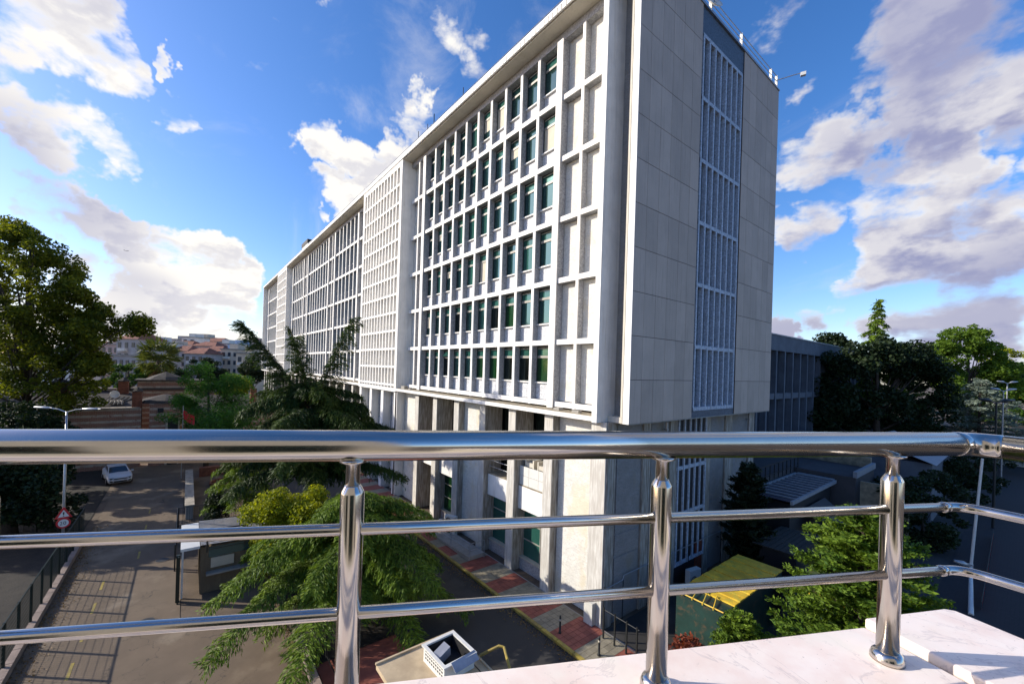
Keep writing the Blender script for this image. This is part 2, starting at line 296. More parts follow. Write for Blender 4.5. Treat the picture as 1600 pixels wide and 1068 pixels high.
sheet('side_road', [(-3.1, 22), (9, 22), (9, 190), (-3.1, 190)], .004, K['pave'])
h = MB(); nx = 30
for i in range(nx+1):
    for j in range(nx+1):
        x = -1100+ (950)*i/nx; y = -420+900*j/nx; e = max(0, min(1, (-150-x)/260)); e = e*e*(3-2*e)
        h.v.append((x, y, -3.0+e*(13+4*math.sin(y*.02+1)+3*math.sin(x*.013))))
h.f = [(i*(nx+1)+j, (i+1)*(nx+1)+j, (i+1)*(nx+1)+j+1, i*(nx+1)+j+1) for i in range(nx) for j in range(nx)]
struct('hill', h, K['hill'])
# road paint
for i, x in enumerate((-20.2, -22.2, -24.8, -27.2, -29.7, -33.1, -35.6, -38.3, -42.1)):
    y = -3.25 if x > -31 else -2.05
    tag(link('lane_mark', MB().add([(x-.55, y-.05, .006), (x+.55, y-.05, .006), (x+.55, y+.05, .006), (x-.55, y+.05, .006)], [(0, 1, 2, 3)]).mesh('lane_mark', K['yellow'])), kind='structure')
# ------------------------------------------------------------------ the office building
B = thing('office_building', (-12.65, 15.5, 0), 'long white nine-storey office block with gridded window fins and a travertine end wall', 'building')
Y0, YF, YB = 15.06, 16.0, 16.50      # slab edge, fin front, recess wall
ZB = [10.0, 13.4, 16.78, 20.15, 23.5, 26.9]; ZT = 30.3
part('upper_wall', MB().box(-122.2, -11.5, YB+.03, 31.95, 9.95, 31.2), K['graniteL'], B)
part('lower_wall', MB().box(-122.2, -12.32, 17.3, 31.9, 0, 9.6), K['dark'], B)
for x0, x1 in ((-35.6, -12.66), (-91.0, -46.0), (-122.2, -101.0)):
    part('ledge', MB().box(x0, x1, Y0, YB+.02, 9.65, 9.87), K['white'], B)
    part('ledge_top', MB().box(x0+.02, x1-.02, Y0+.08, YB+.01, 9.87, 9.89), K['bevelT'], B)
    part('soffit', MB().box(x0, x1, Y0+.1, YB+.02, 30.78, 30.9), K['cream'], B)
    part('top_lintel', MB().box(x0, x1, YF+.03, YB+.02, ZT, 30.77), K['graniteL'], B)
part('roof_slab', MB().box(-122.4, -11.52, Y0+.03, 31.95, 30.9, 31.2), K['cream'], B)
f = MB(); x = -12.4
while x > -122.4: f.box(x-.32, x-.05, Y0-.07, Y0+.03, 30.86, 31.19); x -= .335
part('fascia_panels', f, K['white'], B, kind='stuff')
part('gutter', MB().box(-122.45, -12.3, Y0-.06, Y0+.12, 31.2, 31.26), K['galv'], B)
part('roof_kerb', MB().box(-122.0, -11.3, Y0+.35, 31.8, 31.2, 31.4), K['cream'], B)
def tower_column(x0, x1, zb=9.6): part('column', MB().box(x0, x1, Y0+.002, YB+.02, zb, 30.88), K['white'], B)
for x0, x1 in ((-12.66, -12.36), (-35.96, -35.62), (-46.0, -45.66), (-91.3, -91.0), (-101.3, -101.0), (-122.5, -122.2)): tower_column(x0, x1)
# window unit meshes (origin: bay's left bottom corner on the fin front plane, bay 1.4 wide)
def wmesh(w):
    g = .42; d = {}
    d['spandrel'] = MB().box(0, w, g, g+.06, 0, .93).mesh('spandrel', K['graniteP'])
    d['sill'] = MB().box(-.0, w, g-.13, g+.05, .93, 1.0).mesh('sill', K['white'])
    d['frame'] = MB().box(0, .07, g, g+.06, 1.0, 3.06).box(w-.05, w, g, g+.06, 1.0, 3.06).box(.07, w-.05, g, g+.06, 1.0, 1.06).box(.07, w-.05, g, g+.06, 2.98, 3.06).mesh('window', K['frame'])
    d['transom'] = MB().box(.07, w-.05, g-.02, g+.04, 2.4, 2.54).box(.07, w-.05, g-.005, g+.04, 2.93, 2.98).mesh('transom', K['alum'])
    d['low'] = {k: MB().box(.07, w-.05, g+.028, g+.035, 1.06, 2.4).mesh('pane', K[k]) for k in ('glass', 'glassG', 'glassK', 'glassT', 'glassB')}
    d['top'] = {k: MB().box(.07, w-.05, g+.02, g+.03, 2.54, 2.93).mesh('pane', K[k]) for k in ('glass', 'glassT', 'glassB')}
    d['hop'] = {k: MB().add([(.07, g-.22, 2.56), (w-.05, g-.22, 2.56), (w-.05, g+.02, 2.93), (.07, g+.02, 2.93)], [(0, 1, 2, 3)]).mesh('pane', K[k]) for k in ('glassT',)}
    return d
WM = {}; BLD = {}; rb = random.Random(11)
def window_unit(x, z, w, lowk, topk, hop=False):
    w = round(w, 2)
    if w not in WM: WM[w] = wmesh(w)
    d = WM[w]; bo = V(B.location)
    p = V((x, YF, z))
    link('spandrel_panel', d['spandrel'], B, p-bo)
    o = link('window', d['frame'], B, p-bo)
    link('sill', d['sill'], o); link('transom', d['transom'], o); link('pane', d['low'][lowk], o)
    if rb.random() < (.11 if lowk != 'glassK' else 0):
        hh = rb.choice((.35, .55, .8, 1.34)); kb_ = (w, hh)
        if kb_ not in BLD: BLD[kb_] = MB().box(.08, w-.06, .436, .444, 2.4-hh, 2.4).mesh('blind', K['beige'])
        link('blind', BLD[kb_], o)
    link('pane', (d['hop']['glassT'] if hop else d['top'][topk]), o)
FIN = {}
def box_at(name, sx, sy, sz, m_, x, y, z):
    k = (name, round(sx, 2), round(sy, 2), round(sz, 2))
    if k not in FIN: FIN[k] = MB().box(0, sx, 0, sy, 0, sz).mesh(name, K[m_])
    return link(name, FIN[k], B, V((x, y, z))-V(B.location))
def fin(x0, x1, big=False):
    y = YF-.1 if big else YF
    part('fin', MB().box(x0, x1, y, y+.06, 9.98 if not big else 9.92, ZT), K['white'], B)
    part('fin_web', MB().box(x0+.015, x1-.015, y+.06, YB+.02, 9.98, ZT), K['graniteL'], B)
def beams(x0, x1):
    for k, z in enumerate(ZB):
        part('beam', MB().box(x0, x1, YF+.012, YF+.07, z, z+.28), K['white'], B)
        part('beam_web', MB().box(x0, x1, YF+.07, YB+.02, z+.01, z+.26), K['graniteL'], B)
def windows(x0, x1, nb, sec):
    p = (x1-x0)/nb; fw = .21
    beams(x0, x1)
    for i in range(1, nb): fin(x0+p*i-fw/2, x0+p*i+fw/2)
    for k, z in enumerate(ZB):
        for i in range(nb):
            r = random.random(); low, top, hop = 'glass', 'glass', False
            if sec == 'A':
                if k == 0: low = ['glass', 'glass', 'glassK', 'glass', 'glass', 'glassG', 'glassG', 'glassK', 'glassK', 'glassG'][i]; top = 'glassT'; hop = i == 2
                elif k == 1: low = 'glassG' if i in (7,) else ('glassK' if i in (3, 6) else 'glass'); top = 'glassT'
                else: top = 'glassT' if r < .6 else 'glass'; low = 'glassT' if r < .22 else 'glass'
            else: low = 'glassB' if r < .6 else 'glass'; top = 'glassB'
            window_unit(x0+p*i+fw/2, z+.28, p-fw, low, top, hop)
def blind(x0, x1, nb, side=0):
    p = (x1-x0)/nb
    xa, xb = x0+(.18 if side < 0 else 0), x1-(.18 if side > 0 else 0)
    beams(xa, xb)
    mids = [x0+p*i-(.3*side) for i in range(1, nb)]; eds = [x0]+mids+[x1]
    for m_ in mids: fin(m_-.09, m_+.09)
    for k, z in enumerate(ZB):
        zt = ZB[k+1] if k < 5 else ZT
        for i in range(nb): part('stone_panel', MB().box(eds[i]+(.09 if i else 0), eds[i+1]-(.09 if i < nb-1 else 0), YB-.06, YB+.015, z+.3, zt-.02), K['split'], B)
blind(-16.15, -12.66, 2, 1); fin(-16.6, -16.15, True); windows(-32.6, -16.6, 10, 'A'); fin(-33.05, -32.6, True); blind(-35.6, -33.05, 2, -1)
blind(-50.1, -46.0, 2); fin(-50.5, -50.1, True); windows(-60.0, -50.5, 6, 'C'); fin(-60.4, -60.0, True); blind(-63.3, -60.4, 2); fin(-63.7, -63.3, True)
windows(-76.3, -63.7, 8, 'C'); fin(-76.7, -76.3, True); blind(-79.4, -76.7, 2); fin(-79.8, -79.4, True); windows(-89.0, -79.8, 6, 'C'); fin(-89.4, -89.0, True); blind(-91.0, -89.4, 1)
blind(-104.5, -101.3, 2); fin(-104.9, -104.5, True); windows(-119.0, -104.9, 9, 'E'); fin(-119.4, -119.0, True); blind(-122.2, -119.4, 2)
# blocks lying on the ledge, from the photograph
for x0, x1, y0, y1, h_ in ((-35.1, -34.4, 15.35, 15.7, .26), (-33.9, -33.5, 15.5, 15.65, .1), (-15.6, -15.2, 15.45, 15.75, .13), (-14.2, -13.75, 15.35, 15.6, .13)):
    single('concrete_block', MB().box(x0, x1, y0, y1, 9.89, 9.89+h_), K['concrete'], {.26: 'pale concrete block beside the tall column, largest on the ledge', .1: 'small thin concrete slab on the ledge, left of the windows'}.get(h_, 'thin concrete block on the ledge near the corner, ' + ('left one' if x0 < -15 else 'right one')), 'block')
# gridded stair-tower faces
def grid(xl, xr, nb):
    p = (xr-xl)/nb; zr = [10.15+1.69*i for i in range(13)]; zr[-1] = 30.45
    part('grid_backing', MB().box(xl, xr, 15.62, YB+.02, 9.6, 30.88), K['cream'], B)
    for i in range(nb+1): part('grid_post', MB().box(xl+p*i-.09, xl+p*i+.09, Y0+.006, 15.6, 9.9, 30.5), K['white'], B)
    for z in zr: part('grid_rail', MB().box(xl, xr, Y0+.016, 15.61, z-.1, z+.1), K['white'], B)
    part('grid_head', MB().box(xl, xr, Y0+.004, 15.6, 30.5, 30.88), K['white'], B)
    part('grid_foot', MB().box(xl-.2, xr+.2, Y0-.01, 15.6, 9.55, 9.88), K['white'], B)
grid(-45.6, -36.02, 12); grid(-100.9, -91.35, 12)
# end wall (faces +x)
XB = -11.13
part('end_slab', MB().box(-11.5, XB-.03, 15.82, 21.375, 9.66, 31.85), K['backB'], B); part('end_slab', MB().box(-11.5, XB-.03, 26.505, 32.0, 9.66, 31.85), K['backB'], B)
part('end_slab_edge', MB().box(-11.46, XB-.001, 15.80, 15.84, 9.63, 31.9), K['white'], B)
part('end_slab_trim', MB().box(-11.62, -11.48, 15.84, 16.0, 9.9, 31.4), K['cream'], B)
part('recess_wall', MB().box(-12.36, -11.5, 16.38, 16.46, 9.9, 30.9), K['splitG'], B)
part('recess_base', MB().box(-12.36, -11.47, 15.86, 16.5, 9.63, 9.9), K['cream'], B)
part('recess_head', MB().box(-12.36, -11.47, 15.1, 16.5, 30.5, 31.5), K['white'], B)
part('end_underside', MB().box(-12.05, XB-.02, 15.9, 32.0, 9.6, 9.655), K['concrete'], B)
YL = [15.845, 16.71, 17.65, 18.59, 19.55, 20.47, 21.37]; YR = [26.51, 27.38, 28.37, 29.3, 30.1, 31.0, 32.0]
for ys in (YL, YR):
    for a, b in zip(ys, ys[1:]):
        for k in range(11):
            z = 9.64+2.02*k
            part('cladding_panel', MB().box(XB-.028, XB-random.random()*.003, a+.008, b-.008, z+.012, z+2.008), K['cladB'], B)
part('granite_strip', MB().box(XB-.3, XB-.26, 21.38, 26.5, 9.66, 31.7), K['graniteD'], B)
part('granite_head', MB().box(XB-.26, XB-.06, 21.38, 26.5, 30.35, 31.85), K['graniteD'], B)
part('granite_foot', MB().box(XB-.26, XB-.06, 21.38, 26.5, 9.64, 10.0), K['graniteD'], B)
part('granite_jamb', MB().box(XB-.26, XB-.06, 21.38, 21.5, 10.0, 30.35), K['graniteD'], B); part('granite_jamb', MB().box(XB-.26, XB-.06, 26.36, 26.5, 10.0, 30.35), K['graniteD'], B)
for i in range(8): part('granite_bar', MB().box(XB-.25, XB-.02, 21.53+i*.671, 21.67+i*.671, 10.02, 30.33), K['graniteM'], B)
for k in range(7): z = 10.02+3.37*k; part('granite_rail', MB().box(XB-.24, XB-.03, 21.53, 26.36, z, z+.2), K['graniteM'], B)
part('roof_trim', MB().box(XB-.2, XB+.05, 15.7, 32.05, 31.86, 31.94), K['galv'], B)
# lower storeys, facade side
PIL = [(-12.95, -12.05), (-16.25, -15.6), (-19.4, -18.75), (-22.55, -21.9), (-25.85, -25.2), (-29.1, -28.45), (-32.3, -31.65)]
def pillar(x0, x1, yf=15.45, yb=16.9):
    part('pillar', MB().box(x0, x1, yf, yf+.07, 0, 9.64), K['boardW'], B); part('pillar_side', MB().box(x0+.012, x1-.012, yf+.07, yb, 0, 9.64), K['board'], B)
for a, b in PIL[1:]: pillar(a, b)
part('pillar', MB().box(-12.95, -12.06, 15.42, 15.5, 0, 9.63), K['boardW'], B); part('pillar_joint', MB().box(-12.98, -12.95, 15.5, 16.2, 0, 9.63), K['backB'], B)
def rough_bay(x0, x1): part('stone_panel', MB().box(x0, x1, 15.98, 16.3, 0, 9.62), K['split'], B)
rough_bay(-15.6, -12.98); rough_bay(-25.2, -22.55); rough_bay(-35.6, -32.3)
def balcony_bay(x0, x1, tiles=False, glass='glassT'):
    part('plinth', MB().box(x0, x1, 16.1, 16.5, 0, .72), K['graniteL'], B); part('plinth_sill', MB().box(x0, x1, 16.02, 16.5, .72, .78), K['beige'], B)
    w = x1-x0
    fr = part('ground_window', MB().box(x0, x0+.06, 16.3, 16.38, .78, 3.7).box(x1-.06, x1, 16.3, 16.38, .78, 3.7).box(x0+w*.6, x0+w*.6+.06, 16.3, 16.37, .78, 3.7)
       .box(x0+.06, x1-.06, 16.31, 16.36, 1.75, 1.82).box(x0+.06, x1-.06, 16.31, 16.36, 2.75, 2.82), K['alum'], B)
    for a, b in ((x0+.06, x0+w*.6), (x0+w*.6+.06, x1-.06)):
        for z0, z1 in ((.78, 1.75), (1.82, 2.75), (2.82, 3.7)): part('pane', MB().box(a, b, 16.335, 16.345, z0, z1), K[glass], fr)
    part('balcony_front', MB().box(x0, x1, 15.85, 16.0, 3.7, 5.05), K['white'], B); part('balcony_floor', MB().box(x0, x1, 15.86, 17.29, 5.05, 5.12), K['bevelT'], B)
    if tiles:
        for i in range(3):
            for k in range(2): part('balcony_tile', MB().box(x0+w*i/3+.01, x0+w*(i+1)/3-.01, 15.9, 15.96, 5.13+k*.56, 5.13+k*.56+.54), K['plastic'], B)
    else:
        part('balcony_rail', MB().tube([(x0, 15.95, 5.55), (x1, 15.95, 5.55)], .025).tube([(x0, 15.95, 5.95), (x1, 15.95, 5.95)], .025), K['galv'], B)
    wf = part('upper_window', MB().box(x0+w*.55, x0+w*.55+.1, 16.9, 17.0, 5.12, 9.6).box(x1-.1, x1, 16.9, 17.0, 5.12, 9.6).box(x0+w*.55, x1, 16.91, 16.99, 7.0, 7.12).box(x0+w*.55, x1, 16.91, 16.99, 8.2, 8.32).box(x0+w*.55, x1, 16.91, 16.99, 9.1, 9.2).box(x0+w*.55, x1, 16.91, 16.99, 6.1, 6.2), K['beige'], B)
    part('pane', MB().box(x0+.02, x1-.02, 17.02, 17.03, 5.12, 9.6), K['glassK'], wf)
balcony_bay(-18.75, -16.25, True); balcony_bay(-21.9, -19.4); balcony_bay(-28.45, -25.85, glass='glassG')
part('entrance_panel', MB().box(-31.65, -29.1, 17.0, 17.2, 3.2, 9.6), K['brown'], B); part('entrance_door', MB().box(-31.6, -29.15, 17.05, 17.15, 0, 3.15), K['glassK'], B)
part('entrance_beam', MB().box(-31.65, -29.1, 15.9, 16.1, 3.9, 5.1), K['white'], B)
# under the grid, and the long run to the left behind the trees
for i in range(4): part('pillar', MB().box(-45.9+i*3.2, -45.3+i*3.2, 15.2, 16.9, 0, 9.55), K['white'], B)
for i in range(3):
    x0 = -45.3+i*3.2; x1 = x0+2.6
    for k in range(4): part('cross_panel', MB().box(x0, x1, 16.0, 16.1, 1.0+k*2.35, 1.9+k*2.35), K['graniteL'], B)
    for j in range(3): part('mullion', MB().box(x0+.5+j*.7, x0+.65+j*.7, 15.95, 16.15, 0, 9.5), K['white'], B)
part('column', MB().box(-36.0, -35.6, 15.2, 16.9, 0, 9.6), K['white'], B)
for i in range(13): pillar(-49.6-i*3.27, -49.0-i*3.27)
for i in range(13):
    x0 = -49.0-(i+1)*3.27+.6; part('stone_panel', MB().box(x0+.01, x0+2.65, 16.2, 16.5, 0, 9.6), K['split' if i % 3 else 'glassB'], B)
for i in range(5): pillar(-106-i*3.4, -105.3-i*3.4)
# lower storeys, end side (faces +x, in shade)
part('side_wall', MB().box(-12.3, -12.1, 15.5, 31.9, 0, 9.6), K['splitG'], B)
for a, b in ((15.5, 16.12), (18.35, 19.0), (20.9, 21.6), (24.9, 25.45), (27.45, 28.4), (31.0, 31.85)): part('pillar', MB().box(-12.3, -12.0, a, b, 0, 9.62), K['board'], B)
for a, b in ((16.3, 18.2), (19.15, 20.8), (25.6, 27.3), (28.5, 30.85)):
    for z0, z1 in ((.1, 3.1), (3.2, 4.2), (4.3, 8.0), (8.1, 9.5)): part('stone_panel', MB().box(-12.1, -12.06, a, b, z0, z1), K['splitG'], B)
for i in range(6): part('side_mullion', MB().box(-12.14, -11.98, 21.7+i*.62, 21.82+i*.62, 1.2, 9.6), K['graniteM'], B)
for z in (1.2, 4.0, 6.6): part('side_rail', MB().box(-12.13, -12.0, 21.6, 24.9, z, z+.2), K['graniteM'], B)
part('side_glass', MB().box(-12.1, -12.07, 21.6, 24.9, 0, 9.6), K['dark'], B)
part('side_door', MB().box(-12.08, -12.02, 24.0, 24.8, 0, 2.1), K['orange'], B)
# roof furniture
part('roof_railing', MB().tube([(-122, 15.5, 31.98), (-12, 15.5, 31.98)], .025, 5).tube([(-122, 15.5, 31.7), (-12, 15.5, 31.7)], .02, 5), K['galv'], B)
rp = MB()
for i in range(45): rp.tube([(-12.5-i*2.45, 15.5, 31.2), (-12.5-i*2.45, 15.5, 32.0)], .025, 5)
part('railing_posts', rp, K['galv'], B, kind='stuff')
er = MB()
for z in (32.25, 32.55, 32.9): er.tube([(-11.25, 18.5, z), (-11.25, 31.9, z)], .022, 6)
part('end_railing', er, K['galv'], B)
for y in (18.5, 22.4, 26.3, 30.9, 31.9): part('railing_post', MB().box(-11.35, -11.2, y-.04, y+.04, 31.7, 32.93), K['plastic'], B)
d = thing('satellite_dish', (-11.3, 22.6, 31.95), 'white satellite dish behind the railing on the end of the tall roof', 'dish')
prof = [(.02, .0), (.25, .03), (.45, .1), (.55, .17)]; dm = MB().lathe((0, 0, 0), [(.02, -.02)]+[(r, z-.02) for r, z in prof]+[(r, z) for r, z in prof[::-1]], 20)
Rt = Matrix.Rotation(math.radians(62), 3, 'Y') @ Matrix.Rotation(.3, 3, 'X'); dm.v = [tuple(Rt @ V(p)+V((0, 0, .75))) for p in dm.v]
partL('reflector', dm, K['plastic'], d, True); partL('mast', MB().tube([(-.1, 0, -.3), (-.1, 0, .75)], .03), K['galv'], d); partL('arm', MB().tube([(0, 0, .5), (.5, 0, .85)], .015).box(.45, .6, -.05, .05, .8, .92), K['galv'], d)
fl = thing('roof_floodlight', (-11.25, 31.85, 32.6), 'floodlight on a long arm at the far roof corner', 'light')
partL('arm', MB().tube([(0, 0, 0), (.9, .5, .12), (1.25, .7, .15)], .03), K['galv'], fl); partL('lamp_head', MB().obox((1.35, .75, .05), .3, .22, .22, .4), K['plastic'], fl)
for px, dep, hh, lab in ((634, 38, 1.3, 'shortest thin antenna at the left of the antenna group on the roof edge'), (648, 37, 2.0, 'thin dark antenna second from the left on the roof edge'), (662, 36.5, 2.4, 'tall antenna beside the steel bracket on the roof edge'), (716, 31, 2.0, 'lone thin antenna on the roof edge right of the bracket'), (464.5, 92, 5, 'slender pole rising behind the left part of the roof'), (418, 118, 3.5, 'aerial with a cross arm at the far left end of the roof')):
    b_ = at(px, 400, dep); b_.z = 31.2; b_.y = max(b_.y, 15.9)
    o = thing('roof_antenna', b_, lab, 'antenna'); partL('pole', MB().tube([(0, 0, 0), (0, 0, hh)], .03, 6), K['black'], o)
    partL('cross_arm', MB().tube([(-.35 if hh > 2.2 else -.1, 0, hh*.7), (.35 if hh > 2.2 else .1, 0, hh*.7)], .02, 5), K['black'], o)
o = thing('antenna_bracket', (-32.0, 16.0, 31.2), 'dark steel bracket frame standing at the roof edge', 'bracket')
partL('frame', MB().tube([(0, 0, 0), (0, 0, 1.5), (1.2, 0, .9), (1.2, 0, 0)], .05, 6).tube([(.5, 0, 0), (.5, 0, 2.2)], .04, 6), K['black'], o)
o = thing('roof_machine_house', (-86, 17.5, 31.2), 'white lift machine house with dark cap on the far roof', 'roof hut')
partL('wall', MB().box(-4, 1, 0, 4, 0, 3.6), K['white'], o); partL('cap', MB().box(-4.1, 1.1, -.1, 4.1, 3.6, 4.3), K['dark'], o); partL('vent', MB().lathe((-1.5, -.1, 1.6), [(.4, 0), (.4, .3)], 12), K['galv'], o)
o = thing('roof_barrel_vault', (-74, 16.6, 31.2), 'small white barrel vault with blue roofing on the far roof', 'roof vault')
v1 = MB(); arc = [(1.9*math.cos(a), 2.6*math.sin(a)) for a in [math.pi*i/10 for i in range(11)]]
for X0, X1, nm, mm, s in ((-.3, 0, 'arch', 'white', 1.08), (-7, -.3, 'vault', 'bblue', 1.0)):
    m2 = MB(); m2.v = [(X0, y*s+2, z*s) for y, z in arc]+[(X1, y*s+2, z*s) for y, z in arc]; m2.f = [(i, i+1, i+12, i+11) for i in range(10)]+[tuple(range(11))[::-1], tuple(range(11, 22))]
    partL(nm, m2, K[mm], o)
partL('opening', MB().add([(.02, y*.75+2, z*.8) for y, z in arc], [tuple(range(11))]), K['dark'], o)
# ------------------------------------------------------------------ far wing to the right
F = thing('blue_grey_wing', (-16, 33, 0), 'lower blue-grey concrete wing with deep vertical piers beyond the tower', 'building')
part('wall', MB().box(-40, -16.6, 33, 96, 0, 16.2), K['blued'], F); part('cornice', MB().box(-40, -16.0, 33, 96, 14.7, 16.25), K['bluew'], F); part('coping', MB().box(-40, -15.92, 33, 96.1, 16.25, 16.37), K['graniteL'], F)
part('floor_band', MB().box(-16.7, -16.12, 33, 96, 9.7, 10.3), K['bluew'], F); part('base_band', MB().box(-16.7, -16.0, 33, 96, 0, 1.5), K['bluew'], F)
for i in range(27): part('pier', MB().box(-16.7, -16.04, 33.4+i*2.36, 33.7+i*2.36, 1.5, 14.7), K['bluew'], F)
# ------------------------------------------------------------------ pavement
tag(link('pavement', MB().box(-70, -9, 13.25, 15.45, -.1, .1).mesh('pavement', K['concrete'])), kind='structure'); PV = bpy.data.objects['pavement']
tm = {k: MB().box(0, .285, 0, .285, 0, .02).mesh('tile', K[k]) for k in ('tileR', 'tileG')}
rest = {'tileR': MB(), 'tileG': MB()}; cnt = 0
for i in range(200):
    x = -9.3-.3*i
    for j in range(7):
        y = 13.27+.3*j+.0; k = 'tileR' if int(i/4.4) % 2 == 0 else 'tileG'
        if cnt < 296: link('paving_tile', tm[k], PV, (x, y, .1+random.random()*.004)); cnt += 1
        else: rest[k].box(x, x+.285, y, y+.285, .1, .121)
for k in rest: tag(link('paving_tiles', rest[k].mesh('paving_tiles', K[k]), PV), kind='stuff')
kb = MB()
for i in range(60): kb.box(-9.6-i*1.0, -8.63-i*1.0, 13.08, 13.25, -.1, .13)
tag(link('kerb', kb.mesh('kerb', K['yellow'])), kind='structure')
kb = MB()
for i in range(16): kb.box(-18.9-i*.0+(-.0)+i*1.0-.0, -18.9+i*1.0+.97, 3.9, 4.12, -.1, .42)
tag(link('bed_kerb', kb.mesh('bed_kerb', K['kerb'])), kind='structure')
kb = MB()
for i in range(40): kb.box(-37.5+i*1.0, -36.53+i*1.0, -5.2, -4.95, -.1, .28)
tag(link('road_kerb', kb.mesh('road_kerb', K['kerb'])), kind='structure')
for k_, (x, y) in enumerate(((-24.5, -1.2), (-31.5, -.9), (-19.0, 10.2))):
    o = thing('manhole_cover', (x, y, .004), ['round iron manhole cover on the sunlit near part of the road', 'round iron manhole cover in the road beside the guard booth', 'round iron manhole cover in the inner drive'][k_], 'manhole cover')
    partL('rim', MB().lathe((0, 0, 0), [(.36, 0), (.36, .008)], 24), K['asph'], o); partL('lid', MB().lathe((0, 0, .008), [(.3, 0), (.3, .004)], 24), K['grill'], o)
N_ = 5200; lx = np.concatenate([rng.uniform(-42, -17, 2200), rng.uniform(-40, -19, 1600), rng.uniform(-30, -9, 1400)])
ly = np.concatenate([np.where(rng.random(2200) < .6, 3.86-np.abs(rng.normal(0, .12, 2200)), rng.uniform(4.2, 7.5, 2200)), -4.9+np.abs(rng.normal(0, .35, 1600)), 13.05-np.abs(rng.normal(0, .3, 1400))])
LIT = np.stack([lx, ly, np.full(N_, .03)+rng.random(N_)*.02], 1); 
# bollards
def bollard(x, y, lab):
    o = thing('bollard', (x, y, .12), lab, 'bollard', 'bollards on the pavement')
    partL('post', MB().lathe((0, 0, 0), [(.07, 0), (.07, .05), (.045, .08), (.045, .72), (.03, .8)], 12), K['black'], o, True); partL('band', MB().lathe((0, 0, .55), [(.048, 0), (.048, .09)], 12), K['beige'], o, True)
bollard(-12.88, 13.6, 'black bollard on the pavement by the corner pillar'); bollard(-10.9, 13.9, 'black bollard on the pavement just above the marble ledge')
# ramp with rails
R = thing('access_ramp', (-24, 14.2, .1), 'low concrete access ramp with steel handrails beside the pillars', 'ramp')
part('deck', MB().add([(-27.9, 13.9, .12), (-21.0, 13.9, .36), (-21.0, 15.1, .36), (-27.9, 15.1, .12), (-27.9, 13.9, .1), (-21.0, 13.9, .1), (-21, 15.1, .1), (-27.9, 15.1, .1)], [(0, 1, 2, 3), (4, 5, 1, 0), (5, 6, 2, 1), (6, 7, 3, 2)]), K['concrete'], R)
for z in (.55, .95):
    part('handrail', MB().tube([(-27.9, 13.95, z+.1), (-21.0, 13.95, z+.25), (-20.9, 14.0, z+.25), (-20.9, 15.0, z+.25)], .022, 6), K['galv'], R)
for x in (-27.8, -25.5, -23.2, -21.0): part('rail_post', MB().tube([(x, 13.95, .1), (x, 13.95, 1.2)], .022, 6), K['galv'], R)
part('rail_post', MB().tube([(-20.9, 15.0, .1), (-20.9, 15.0, 1.2)], .022, 6), K['galv'], R)
def ac(x, y, z, lab, rz=0, fans=2, h_=1.3, w=.92):
    o = thing('air_conditioner', (x, y, z), lab, 'air conditioner', rz=rz)
    partL('casing', MB().box(-w/2, w/2, -.16, .16, 0, h_), K['plastic'], o)
    for i in range(fans):
        g = partL('fan_grille', MB().lathe((0, 0, 0), [(.25, 0), (.25, .02)], 20), K['grill'], o); g.rotation_euler = (math.pi/2, 0, 0); g.location = (-.12, -.165, .33+i*.62)
        hb = partL('fan_hub', MB().lathe((0, 0, 0), [(.07, 0), (.07, .03)], 12), K['plastic'], g)
        for q_ in range(3): partL('guard_ring', MB().tube([(( .1+.06*q_)*math.cos(t), (.1+.06*q_)*math.sin(t), .028) for t in [i_*math.pi/8 for i_ in range(17)]], .006, 4, False), K['plastic'], g)
    return o
ac(-25.2, 15.1, .12, 'tall white air conditioning unit with two fans on the pavement', rz=.35)
ac(-11.55, 22.9, .1, 'grey air conditioning unit on the ground by the shaded side wall', rz=1.4, fans=1, h_=.9)
o = thing('round_fan_housing', (-26.3, 15.0, .12), 'round metal duct left of the white air conditioning unit', 'duct')
g = partL('drum', MB().lathe((0, 0, 0), [(.34, 0), (.36, .05), (.36, .3), (.3, .34)], 20), K['galv'], o, True); g.rotation_euler = (math.pi/2, 0, .3); g.location = (0, .1, .42)
partL('foot', MB().box(-.25, .25, -.2, .1, 0, .1), K['black'], o)
# armchairs on the tiled balcony
def armchair(x, lab):
    o = thing('armchair', (x, 16.45, 6.0), lab, 'armchair', 'armchairs on the balcony')
    partL('seat', MB().box(-.3, .3, -.3, .3, .2, .45), K['cream'], o)
    bk = MB(); arc = [(-.36, 0)]+[(.36*math.cos(math.pi-a), .75+.3*math.sin(a)) for a in [math.pi*i/8 for i in range(9)]]+[(.36, 0)]
    bk.v = [(a, .25, b) for a, b in arc]+[(a, .38, b) for a, b in arc]; k = len(arc); bk.f = [tuple(range(k)), tuple(range(k, 2*k))[::-1]]+[(i, i+k, (i+1) % k+k, (i+1) % k) for i in range(k)]
    partL('backrest', bk, K['graniteL'], o)
    for s in (-1, 1): partL('armrest', MB().box(s*.3, s*.4, -.32, .25, .1, .66), K['cream'], o)
    partL('base', MB().box(-.35, .35, -.3, .3, 0, .2), K['dark'], o)
armchair(-18.15, 'left grey armchair behind the tiled balcony front'); armchair(-17.05, 'right grey armchair behind the tiled balcony front')
part('balcony_platform', MB().box(-18.7, -16.3, 16.0, 17.2, 5.13, 6.0), K['bevelT'], B)
